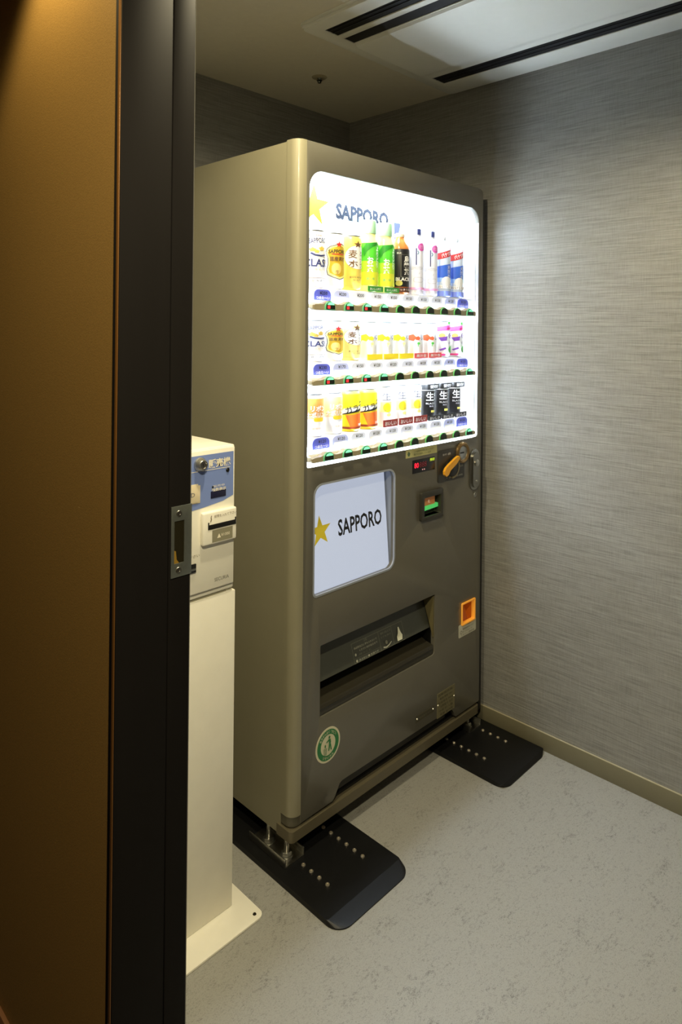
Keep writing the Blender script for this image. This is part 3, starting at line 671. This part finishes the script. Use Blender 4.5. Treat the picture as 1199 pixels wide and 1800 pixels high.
# ================================================================== DRINKS
AL = mat('can_lid_aluminium', (205, 205, 208), .3, .9)
CW = mat('can_white', (242, 242, 240), .35); CGOLD = mat('can_pale_gold', (236, 205, 92), .32, .1)
NAVY = mat('print_navy', (52, 58, 110), .4); HOP = mat('print_hop_gold', (222, 186, 84), .4); REDP = mat('print_red', (214, 52, 52), .4)
DGOLD = mat('print_deep_gold', (206, 170, 40), .4); BRN = mat('print_brown', (110, 78, 50), .4); GREYP = mat('print_grey', (90, 88, 100), .4)
YP = mat('print_yellow', (250, 226, 40), .4); YPALE = mat('print_pale_yellow', (250, 240, 150), .4); ORP = mat('print_orange', (240, 140, 50), .4)
PINK = mat('print_pink', (226, 90, 178), .4); CRIM = mat('print_crimson', (205, 44, 110), .4); PUR = mat('print_purple', (110, 60, 150), .4); GRN = mat('print_green', (80, 180, 70), .4)
KBR = mat('card_dark_red', (140, 42, 34), .45); BLK = mat('can_black', (24, 23, 24), .35); LGREY = mat('print_light_grey', (190, 188, 196), .4)

def can(name, label, loc, R, H, bodym, layers, group, card=None, k=1.35, c=-.014):
    t = thing(name, label, 'drink can', loc, group)
    b = obj('can_body', G().lathe([(0, 0), (R*.78, 0), (R*.86, .002), (R, .008), (R, H-.012), (R*.90, H-.004)], n=40), bodym, t, True)
    obj('can_lid', G().lathe([(R*.90, H-.004), (R*.92, H), (R*.86, H), (R*.84, H-.003), (0, H-.003)], n=40), AL, t, True)
    if layers: prints('label_print', t, layers, wrap(R, k, c), step=.003)
    if card:
        q = obj('base_card', G().prism(rect(-.0335, .0335, .001, card[1]), YF-.0013, YF), card[0], t, True)
        if card[2].strip(): prints('lettering', q, [('t', card[2], 0, card[1]/2, .012, WHITE, dict(w=.052, h=card[1]*.55, bold=.02))], front(YF-.0013))
    return t

def dup(root, loc, label):
    r = root.copy(); COL.objects.link(r); r.location = loc; r['label'] = label
    for ch in root.children:
        c = ch.copy(); COL.objects.link(c); c.parent = r
        for q in ch.children:
            d = q.copy(); COL.objects.link(d); d.parent = c
    return r

YC = .0560; YF = -.0305; RC = .0305; Z1, Z2, Z3 = 1.4899, 1.2899, 1.0869
GT, GM, GB = 'drinks on the top display shelf', 'drinks on the middle display shelf', 'drinks on the bottom display shelf'
def classic(H):
    k = H/.157
    return [('t', 'THE', 0, H*.90, .006, REDP, dict(w=.012, h=.004)), ('t', 'SAPPORO', 0, H*.80, .012, NAVY, dict(w=.030, h=.011*k, arc=.020, bold=.02)) if False else ('t', 'SAPPORO', 0, H*.815, .012, NAVY, dict(w=.034, h=.014*k, bold=.015, rot=.12)),
            ('p', star(-.010, H*.655, .0065, .7), HOP), ('p', star(.006, H*.675, .0065, .7), HOP), ('p', star(-.003, H*.625, .005, .7), HOP), ('p', stroke([(-.013, H*.60), (-.006, H*.565), (.004, H*.555), (.016, H*.575)], .004), NAVY),
            ('t', 'CLASSIC', .006, H*.43, .02, NAVY, dict(w=.060, h=.021*k, bold=.02)), ('t', '生ビール', .006, H*.315, .006, HOP, dict(w=.024)),
            ('p', rect(-.040, .046, H*.165, H*.172), BRN), ('t', '北海道限定', .004, H*.12, .006, GREYP, dict(w=.030))]
can('beer_can', 'tall white beer can with navy lettering and hop emblem, leftmost on the top shelf', (COLX[0], YC, Z1), RC, .157, CW, classic(.157), GT, k=1.65, c=-.010)
can('beer_can', 'short white beer can with navy lettering and hop emblem, leftmost on the middle shelf', (COLX[0], YC, Z2), RC, .114, CW, classic(.114), GM, k=1.65, c=-.010)
def shield(H):
    k = H/.157; z = lambda v: H*v
    out = [(.022, z(.80)), (.010, z(.80)), (-.012, z(.76)), (-.020, z(.72)), (-.024, z(.66)), (-.018, z(.55)), (-.017, z(.45)), (-.021, z(.33)), (-.018, z(.25)), (-.004, z(.20)), (.012, z(.165)), (.028, z(.20)), (.044, z(.25)), (.046, z(.33)), (.042, z(.45)), (.043, z(.55)), (.049, z(.66)), (.045, z(.72)), (.034, z(.77))]
    inn = [(.012+(x-.012)*.92, z(.49)+(q-z(.49))*.95) for x, q in out]
    return [('p', out, GREYP), ('p', inn, YPALE), ('p', [(.012+(x-.012)*.8, z(.52)+(q-z(.52))*.86) for x, q in out], DGOLD), ('p', circ(.004, z(.36), .012, 20, .016*k), mat('print_amber', (240, 205, 120), .4)),
            ('p', star(.010, z(.79), .0095), REDP), ('t', 'SAPPORO', .008, z(.665), .012, INK, dict(w=.046, h=.011*k, bold=.02)), ('p', rect(-.008, .026, z(.61), z(.625)), REDP), ('t', '道産素材', .008, z(.535), .012, BRN, dict(w=.040, h=.013*k, bold=.02)), ('t', '生', .006, z(.30), .01, BRN, dict(h=.012*k))]
can('beer_can', 'tall white beer can with gold shield label, second on the top shelf', (COLX[1], YC, Z1), RC, .157, CW, shield(.157), GT, k=1.2, c=-.018)
can('beer_can', 'short white beer can with gold shield label, second on the middle shelf', (COLX[1], YC, Z2), RC, .114, CW, shield(.114), GM, k=1.2, c=-.018)
def mugi(H):
    k = H/.157
    return [('p', circ(.012, H*.60, .030, 36, .034*k), CW), ('o', circ(.012, H*.60, .031, 36, .035*k), [circ(.012, H*.60, .0295, 36, .0335*k)], HOP), ('p', star(.012, H*.83, .011), BRN), ('t', '麦', .0, H*.655, .024, BRN, dict(w=.019, h=.024*k, bold=.01)), ('t', 'ホ', .001, H*.48, .022, BRN, dict(w=.020, h=.020*k, bold=.01)), ('t', 'と\nッ\nプ', .020, H*.56, .010, BRN, dict(h=.050*k)), ('t', '素材を味わう', .008, H*.235, .006, BRN, dict(w=.030)), ('t', '発泡性', .010, H*.185, .006, BRN, dict(w=.020)), ('p', rect(-.04, .046, H*.085, H*.09), HOP)]
can('beer_can', 'tall pale gold can with a white disc and black characters, on the top shelf', (COLX[2], YC, Z1), RC, .158, CGOLD, mugi(.158), GT, k=1.35, c=-.019)
can('beer_can', 'short pale gold can with a white disc and black characters, on the middle shelf', (COLX[2], YC, Z2), RC, .113, mat('can_light_gold', (244, 224, 130), .32), mugi(.113), GM, k=1.35, c=-.019)

def bottle(name, label, loc, prof, bodym, cap, sleeve, layers, group, Rw, k=1.1, c=-.018, capprint=None, card=None):
    t = thing(name, label, 'bottle', loc, group)
    obj('bottle_body', G().lathe(prof, n=36), bodym, t, True)
    h = prof[-1][1]
    obj('cap', G().lathe([(cap[1], h), (cap[1]+.0004, h+.001), (cap[1]+.0004, h+cap[2]-.002), (cap[1]-.0015, h+cap[2]), (0, h+cap[2])], n=30), cap[0], t, True)
    if sleeve: obj('label_sleeve', G().lathe([(Rw-.0002, sleeve[1]), (Rw, sleeve[1]+.001), (Rw, sleeve[2]-.001), (Rw-.0002, sleeve[2])], n=40), sleeve[0], t, True)
    prints('label_print', t, layers, wrap(Rw, k, c), step=.003)
    if capprint: prints('cap_print', t, capprint, wrap(cap[1]+.0004), step=.003)
    if card:
        q = obj('base_card', G().prism(rect(-.0335, .0335, .001, card[1]), YF-.0013, YF), card[0], t, True)
        prints('lettering', q, [('t', card[2], 0, card[1]/2, .012, WHITE, dict(w=.050, h=card[1]*.5, bold=.02))], front(YF-.0013))
    return t
TEA = mat('green_tea', (228, 232, 150), .15, coat=.4); TEAC = mat('green_cap', (186, 238, 194), .35); TG = mat('tea_label_green', (84, 196, 52), .35); TLIME = mat('tea_label_lime', (178, 226, 52), .35); TY = mat('tea_label_yellow', (226, 232, 60), .35); TDG = mat('tea_label_dark_green', (44, 140, 42), .35)
Rb = .0308
pt = [(0, 0), (.026, 0), (.030, .004), (.0302, .132), (.029, .142), (.0245, .158), (.0225, .166), (.0222, .172)]
gl = [('p', rect(-.048, .048, .020, .060), TY), ('p', rect(-.048, .048, .058, .090), TLIME), ('p', [(-.012, .142), (.022, .146), (.022, .138), (.006, .132), (-.010, .118), (-.018, .102), (-.022, .126)], TDG), ('p', [(-.044, .085), (-.02, .108), (-.024, .142), (-.044, .142)], mat('tea_label_mid', (60, 178, 44), .35)),
      ('t', 'お\n茶', -.001, .079, .022, CW, dict(h=.046, w=.019, bold=.03)), ('t', 'よ\nり\nど\nり', .021, .102, .012, CW, dict(h=.062, w=.010, bold=.03)), ('t', '濃い味', .0, .038, .008, mat('print_teal', (70, 170, 130), .4), dict(w=.022))]
gt = bottle('tea_bottle', 'green tea bottle with lime label, left one of the two on the top shelf', (COLX[3], YC, Z1), pt, TEA, (TEAC, .0232, .040), (TG, .020, .143), gl, GT, Rb, card=(TDG, .016, 'おいしい緑茶'))
dup(gt, (COLX[4], YC, Z1), 'green tea bottle with lime label, next to the black oolong bottle')
po = [(0, 0), (.026, 0), (.0298, .004), (.0300, .136), (.0285, .146), (.020, .165), (.0145, .172), (.0138, .178)]
WI = mat('print_warm_white', (236, 232, 222), .4)
bottle('tea_bottle', 'oolong tea bottle with black label and brown tea, on the top shelf', (COLX[5], YC, Z1), po, mat('oolong_tea', (190, 112, 52), .15, coat=.4), (mat('cap_tan', (232, 214, 190), .35), .0145, .012), (BLK, .022, .139), [
    ('o', rect(-.004, .036, .052, .122), [rect(-.003, .035, .053, .121)], mat('print_olive_grey', (120, 118, 104), .4)), ('t', '烏\n龍\n茶', .012, .088, .02, WI, dict(h=.060, w=.017, bold=.03)), ('t', 'BLACK', .004, .0455, .014, WI, dict(w=.040, h=.011, bold=.03)), ('p', circ(-.008, .033, .0085, 20), mat('print_olive_gold', (178, 170, 80), .4)), ('t', '直火', -.008, .126, .006, WI, dict(w=.012)), ('p', rect(-.02, .046, .006, .020), mat('print_dark_brown', (70, 36, 24), .4)), ('t', 'すっきり深い', .008, .013, .008, WI, dict(w=.042, h=.006))], GT, .0306, k=1.3)
pw = [(0, 0), (.026, 0), (.0298, .004), (.0300, .150), (.0285, .162), (.0225, .180), (.0205, .188)]
LAV = mat('bottle_lavender_white', (240, 240, 250), .35)
lv = [('p', rect(-.004, -.001, .095, .148), NAVY), ('p', stroke([(.001, .140), (.004, .134), (.001, .128)], .003), mat('print_teal_grey', (90, 130, 150), .4)), ('p', circ(.014, .152, .0125, 24), PINK), ('t', 'さらさら', .014, .155, .006, CW, dict(w=.018, h=.004)), ('t', 'すっきり', .014, .149, .006, CW, dict(w=.018, h=.004)),
      ('t', 'LEMOTEA', .0, .085, .010, LGREY, dict(w=.036, h=.009)), ('t', '♪', .006, .069, .010, LGREY), ('o', rr(-.010, .018, .040, .056, .006, 3), [rr(-.009, .017, .041, .055, .005, 3)], LGREY), ('p', rect(-.030, .040, .017, .024), mat('print_light_pink', (240, 170, 214), .4)), ('t', 'ミルク 乳飲料', .004, .0115, .007, LGREY, dict(w=.036))]
b6 = bottle('milk_tea_bottle', 'white lavender bottle with a pink round sticker, next to the oolong bottle', (COLX[6], YC, Z1), pw, LAV, (mat('cap_white', (236, 240, 246), .35), .0205, .024), None, lv, GT, .0302, k=1.15, capprint=[('p', rect(-.010, .008, .192, .211), NAVY)])
dup(b6, (COLX[7], YC, Z1), 'white lavender bottle with a pink round sticker, beside the blue water bottles')
pm = [(0, 0), (.026, 0), (.0298, .004), (.0300, .150), (.0285, .160), (.0205, .178), (.0135, .186), (.0130, .192)]
BLU = mat('print_blue', (62, 110, 216), .35); SKY = mat('print_sky', (150, 190, 244), .35)
wl = [('p', [(-.020, .128), (.046, .152), (.046, .170), (.012, .160), (-.022, .152)], REDP) if False else ('p', [(-.030, .122), (-.008, .126), (.018, .136), (.044, .150), (.044, .172), (.020, .158), (-.006, .148), (-.030, .142)], REDP), ('t', 'バナジウム', .012, .1445, .014, CW, dict(w=.046, h=.013, bold=.03, rot=.42)),
      ('p', [(-.044, .062), (.046, .062), (.046, .116), (.016, .110), (-.016, .102), (-.044, .096)], BLU), ('p', rect(-.046, .046, .050, .064), SKY), ('p', circ(.006, .052, .014, 24, .016), CW), ('t', '天\n然\n水', .012, .084, .012, CW, dict(h=.040, w=.009)), ('t', 'お\nい\nし\nい', .026, .084, .010, CW, dict(h=.044, w=.007)), ('p', rect(-.046, .046, .028, .0395), CW), ('t', 'おいしい水', .006, .034, .009, mat('print_slate', (110, 100, 110), .4), dict(w=.044, h=.0075)), ('p', rect(-.046, .046, .003, .020), mat('print_blue_violet', (130, 150, 234), .35))]
b8 = bottle('water_bottle', 'blue water bottle with a red banner, left one of the two on the top shelf', (COLX[8], YC, Z1), pm, mat('water_bottle_clear', (214, 228, 246), .15, coat=.4), (mat('cap_white', (236, 240, 246), .35), .0135, .014), None, wl, GT, .0302, k=1.3)
dup(b8, (COLX[9], YC, Z1), 'blue water bottle with a red banner, rightmost on the top shelf')

H2 = .113
def splash(c, cd, cen):
    return [('p', star(-.014, H2*.58, .0115, .8, .3), c), ('p', star(-.026, H2*.54, .008, .8), c), ('p', star(.000, H2*.56, .007, .8, .2), c), ('t', cen, .014, H2*.59, .014, GREYP, dict(h=.018)), ('p', circ(.002, H2*.42, .004, 12), cd), ('p', rect(-.0005, .0015, H2*.33, H2*.42), cd)]
c3 = can('soft_drink_can', 'white can with a yellow splash beside the short gold can, on the middle shelf', (COLX[3], YC, Z2), RC, H2, CW, splash(YP, YPALE, 'ゆ'), GM, (YP, .017, ' '))
dup(c3, (COLX[4], YC, Z2), 'white can with a yellow splash, middle one of the three on the middle shelf')
dup(c3, (COLX[5], YC, Z2), 'white can with a yellow splash, next to the cans with a red splash')
c6 = can('soft_drink_can', 'white can with a red orange splash, left one of the two on the middle shelf', (COLX[6], YC, Z2), RC, H2, CW, splash(mat('print_red_orange', (232, 96, 56), .4), GRN, 'い')+[('p', rect(-.040, .044, H2*.845, H2*.857), REDP)], GM, (mat('card_red', (226, 84, 84), .45), .017, '果汁百'))
dup(c6, (COLX[7], YC, Z2), 'white can with a red orange splash, beside the purple grape cans')
c8 = can('soft_drink_can', 'white can with a pink banner and purple fruit, second from right on the middle shelf', (COLX[8], YC, Z2), RC, .120, CW, [
    ('p', [(-.046, .086), (-.02, .086), (.01, .090), (.046, .098), (.046, .118), (.014, .108), (-.016, .102), (-.046, .102)], PINK), ('p', [(.004, .092), (.046, .102), (.046, .109), (.004, .097)], CRIM), ('p', circ(-.008, .072, .008, 18), mat('print_apricot', (240, 176, 96), .4)), ('p', [(-.018, .066), (.006, .070), (.004, .056), (-.010, .054)], PUR), ('o', circ(.018, .072, .009, 22), [circ(.018, .072, .0065, 22)], PUR), ('p', circ(.018, .072, .004, 14), PUR), ('p', star(.012, .048, .007, .5), LGREY), ('p', [(-.016, .026), (.0, .034), (.002, .028), (-.012, .022)], PUR), ('p', circ(.019, .026, .0105, 24, .012), GRN), ('p', rect(-.03, .0, .006, .012), CRIM), ('p', circ(.010, .113, .005, 12), GRN)], GM)
dup(c8, (COLX[9], YC, Z2), 'white can with a pink banner and purple fruit, rightmost on the middle shelf')

H3 = .116
o0 = [('p', rect(-.047, .047, H3*.50, H3*.90), mat('print_soda_orange', (222, 152, 72), .4)), ('p', rect(-.047, .047, H3*.42, H3*.50), mat('print_soda_pale', (240, 206, 160), .4)), ('t', 'リボン', .008, H3*.665, .016, CW, dict(w=.036, h=.016, bold=.03)), ('t', 'ナポリン', .002, H3*.52, .016, CW, dict(w=.042, h=.015, bold=.03)), ('p', rr(-.004, .020, H3*.36, H3*.45, .005, 3), mat('print_mustard', (236, 204, 50), .4)), ('t', '炭酸飲料', .006, H3*.20, .006, ORP, dict(w=.026))]
can('soda_can', 'orange fading to white soda can, leftmost on the bottom shelf', (COLX[0], YC, Z3), RC, H3, CW, o0, GB)
o1 = [(*L[:2], mat('print_soda_light', (240, 200, 130), .4)) if (L[0] == 'p' and L[2].name == 'print_soda_orange') else L for L in o0]
can('soda_can', 'paler orange soda can, second on the bottom shelf', (COLX[1], YC, Z3), RC, H3, CW, o1, GB)
H = .119
gar = [('p', rect(-.047, .047, H*.08, H*.90), YP), ('p', [(-.047, H*.40), (.0, H*.50), (.047, H*.66), (.047, H*.90), (-.047, H*.90)], mat('print_lemon', (252, 232, 30), .4)), ('p', [(-.006, H*.12), (.047, H*.12), (.047, H*.50), (.02, H*.44), (-.016, H*.40)], mat('print_tangerine', (238, 116, 44), .4)),
       ('p', [(-.034, H*.38), (-.02, H*.56), (.02, H*.62), (.034, H*.76), (.046, H*.80), (.046, H*.64), (.02, H*.50), (-.01, H*.46)], CW), ('p', stroke([(-.030, H*.40), (-.015, H*.44), (.0, H*.475), (.014, H*.51), (.022, H*.53)], .002, .007), INK), ('t', 'ガラナ', .006, H*.575, .014, INK, dict(w=.046, h=.017, bold=.02, rot=.32)), ('p', stroke([(.016, H*.70), (.028, H*.74), (.042, H*.80)], .004, .001), INK), ('t', '炭酸', .022, H*.17, .008, CW, dict(w=.022, bold=.02)), ('p', rect(-.047, .047, H*.075, H*.125), mat('print_brick', (150, 60, 34), .4))]
g2 = can('soda_can', 'yellow and orange can with black brush lettering, beside the paler orange can', (COLX[2], YC, Z3), RC, H, mat('can_yellow', (244, 220, 60), .35), gar, GB)
dup(g2, (COLX[3], YC, Z3), 'yellow and orange can with black brush lettering, beside white slim cans')
Rs = .0265; Hs = .122
s4 = can('coffee_can', 'white and yellow slim can on a dark red card, next to the yellow brush-lettered can', (COLX[4], YC, Z3), Rs, Hs, CW, [('p', rect(-.012, .022, .045, .075), YPALE), ('p', circ(.004, .058, .010, 20, .014), YP), ('t', '生', .003, .092, .026, GREYP, dict(w=.022, h=.024)), ('t', '搾り', .020, .086, .010, LGREY, dict(h=.018)), ('t', '果汁入り', .006, .050, .006, GREYP, dict(w=.018, h=.004)), ('p', circ(.008, .036, .006, 14, .005), YPALE)], GB, (KBR, .022, 'おいしい'))
dup(s4, (COLX[5], YC, Z3), 'white and yellow slim can on a dark red card, middle one of the three')
dup(s4, (COLX[6], YC, Z3), 'white and yellow slim can on a dark red card, beside the black coffee cans')
def black_can(i, label):
    t = can('coffee_can', label, (COLX[i], YC, Z3), .0245, .119, BLK, [('t', '生', .002, .078, .03, CW, dict(w=.026, h=.028, bold=.02)), ('t', 'き', .024, .078, .02, CW, dict(h=.024, w=.012, bold=.02)), ('t', 'BLACK', .004, .055, .010, CW, dict(w=.030, h=.0055)), ('t', '無糖', .006, .046, .007, LGREY, dict(w=.014, h=.005)), ('p', rect(.004, .018, .026, .033), mat('print_khaki_yellow', (206, 196, 90), .4)), ('o', rect(-.034, .034, .0965, .0985), [], CW)], GB, (BLK, .0165, 'おいしさ'), k=1.1)
    obj('top_card', G().prism(rect(-.031, .029, .1005, .1175), YF+.004, YF+.0055), BLK, t, True)
    prints('lettering', t.children[-1], [('t', '微糖だけ', .002, .109, .012, CW, dict(w=.040, h=.011, bold=.02))], front(YF+.004))
    return t
k7 = black_can(7, 'black slim coffee can with white brush character, left one of the three')
dup(k7, (COLX[8], YC, Z3), 'black slim coffee can with white brush character, middle one of the three')
dup(k7, (COLX[9], YC, Z3), 'black slim coffee can with white character, rightmost on the bottom shelf')

# ================================================================== TICKET MACHINE
tx0, tx1 = -.500, -.184; ty = .006
tk = thing('ticket_machine', 'cream card ticket machine on a pedestal half hidden behind the dark jamb', 'ticket machine', ((tx0+tx1)/2, .10, 0))
plate('base_plate', rr(-.525, -.1365, -.062, .30, (.016, .016, .016, .016), 5), [], .0005, .006, CREAM, tk, 'xy', bevel=.0006)
for x, y in ((-.154, -.046), (-.154, .28)):
    obj('base_screw', G().lathe([(0, .0004), (.0018, .0004), (.002, .0016), (.0036, .0014), (.0044, 0)], (x, y, .006), 16), mat('dark_screw', (70, 64, 52), .3, .8), tk)
obj('pedestal', G().box(tx0+.006, -.1765, ty+.004, .22, .006, .757, .003), CREAM, tk)
# head: hood with an inset front and an open hem
g = G(); g.box(tx0, tx1+.002, ty+.005, .24, .763, 1.103, .004, 3)
obj('housing', g, CREAM, tk)
obj('front_panel', G().box(tx0+.006, tx1-.0035, ty-.002, ty+.006, .778, 1.0985, .0012), CREAM, tk)
obj('neck', G().box(tx0+.02, tx1-.016, ty+.01, .20, .756, .765), mat('neck_grey', (150, 146, 126), .5), tk)
BLUEP = mat('ticket_panel_blue', (118, 138, 196), .45); TW = mat('ticket_white_print', (236, 228, 206), .5)
FY = ty-.002
bp2 = prints('blue_panel', tk, [('p', [(tx0+.01, .9655), (-.310, .9665), (-.270, .9695), (-.220, .976), (-.191, .9855), (-.191, 1.0885), (tx0+.01, 1.0885)], BLUEP)], front(FY), local=False, label='light blue printed panel')
off = lambda y: (lambda s, z, o: Vector((s, y-o-.0006, z))-wpos(tk))
prints('lettering', bp2, [('t', 'カード', -.352, 1.068, .026, TW, dict(w=.062, h=.022, bold=.02)), ('t', '販売機', -.231, 1.0665, .026, TW, dict(w=.062, h=.0205, bold=.03)), ('p', rect(tx0+.012, -.201, 1.0525, 1.0538), TW),
       ('t', '販売中', -.233, 1.0135, .009, TW, dict(w=.032, h=.0055)), ('p', circ(-.250, 1.0125, .0026, 12), INK), ('t', '残数表示', -.233, 1.0055, .010, TW, dict(w=.040, h=.0075, bold=.02))], off(FY))
obj('count_window', G().box(-.2545, -.2125, FY-.0016, FY, .9865, 1.0025, .0005), mat('count_window_navy', (34, 36, 62), .2), tk)
g = G().lathe([(0, .021), (.0018, .021)], (-.273, FY, 1.069), 12, 'y')
lkb = obj('key_lock', G().lathe([(0, .014), (.0075, .014), (.0085, .016), (.0105, .0165), (.0118, .015), (.0145, .006), (.016, .0035), (.016, 0)], (-.2850, FY, 1.069), 36, 'y'), CHROME, tk)
obj('key_slit', G().box(-.2858, -.2842, FY-.0146, FY-.0138, 1.0655, 1.0725), INK, lkb)
obj('peg', G().lathe([(0, .004), (.0035, .003), (.0052, .001), (.0052, 0)], (-.2075, FY, 1.046), 18, 'y'), mat('peg_black', (16, 16, 16), .2), tk)
cb = obj('card_holder', G().box(-.345, -.2835, FY-.0018, FY, .982, 1.022, .0005).box(-.345, -.290, FY-.003, FY-.0016, .984, 1.026, .0005), mat('card_plate_cream', (222, 208, 176), .5), tk)
prints('lettering', cb, [('t', 'CARD', -.3200, 1.003, .015, mat('card_grey_ink', (96, 98, 112), .5), dict(w=.042, h=.0095))], lambda s, z, o: Vector((s, FY-.003-o, z))-wpos(tk))
# bill inlet
bi = obj('bill_inlet', G().box(-.2815, -.1880, FY-.012, FY+.001, .884, .9590, .004, 3), CREAM, tk)
BY = FY-.012
obj('bill_mouth', G().box(-.269, -.1915, BY-.0015, BY+.001, .9195, .930, .0004).box(-.269, -.2665, BY-.0015, BY+.001, .930, .936).box(-.194, -.1915, BY-.0015, BY+.001, .930, .936), BLACK, bi)
prints('inlet_print', bi, [('p', rect(-.2575, -.2005, .8885, .9165), mat('inlet_grey', (136, 132, 110), .5)), ('p', [(-.244, .8965), (-.2335, .8965), (-.23875, .9065)], TW), ('t', '¥1000', -.221, .902, .010, TW, dict(w=.024, h=.007)), ('t', '紙幣を入れて下さい', -.2215, .9475, .010, mat('inlet_ink', (120, 106, 84), .5), dict(w=.062, h=.0065)), ('p', stroke([(-.2605, .951), (-.262, .946), (-.2605, .942), (-.263, .937)], .0022), _M['inlet_ink'])], lambda s, z, o: Vector((s, BY-o, z))-wpos(tk))
prints('lettering', tk, [('t', '取って下さい', -.312, .8635, .010, _M['inlet_ink'], dict(w=.058, h=.0065)), ('t', 'SECURIA', -.2215, .797, .010, mat('maker_ink', (108, 106, 96), .5), dict(w=.040, h=.008))], front(FY), local=False)
obj('card_outlet', G().box(-.36, -.2935, FY-.004, FY, .828, .8475, .001), BLACK, tk)
obj('outlet_lip', G().box(-.36, -.2955, FY-.007, FY-.004, .8345, .8385, .0006), SILVER, tk)
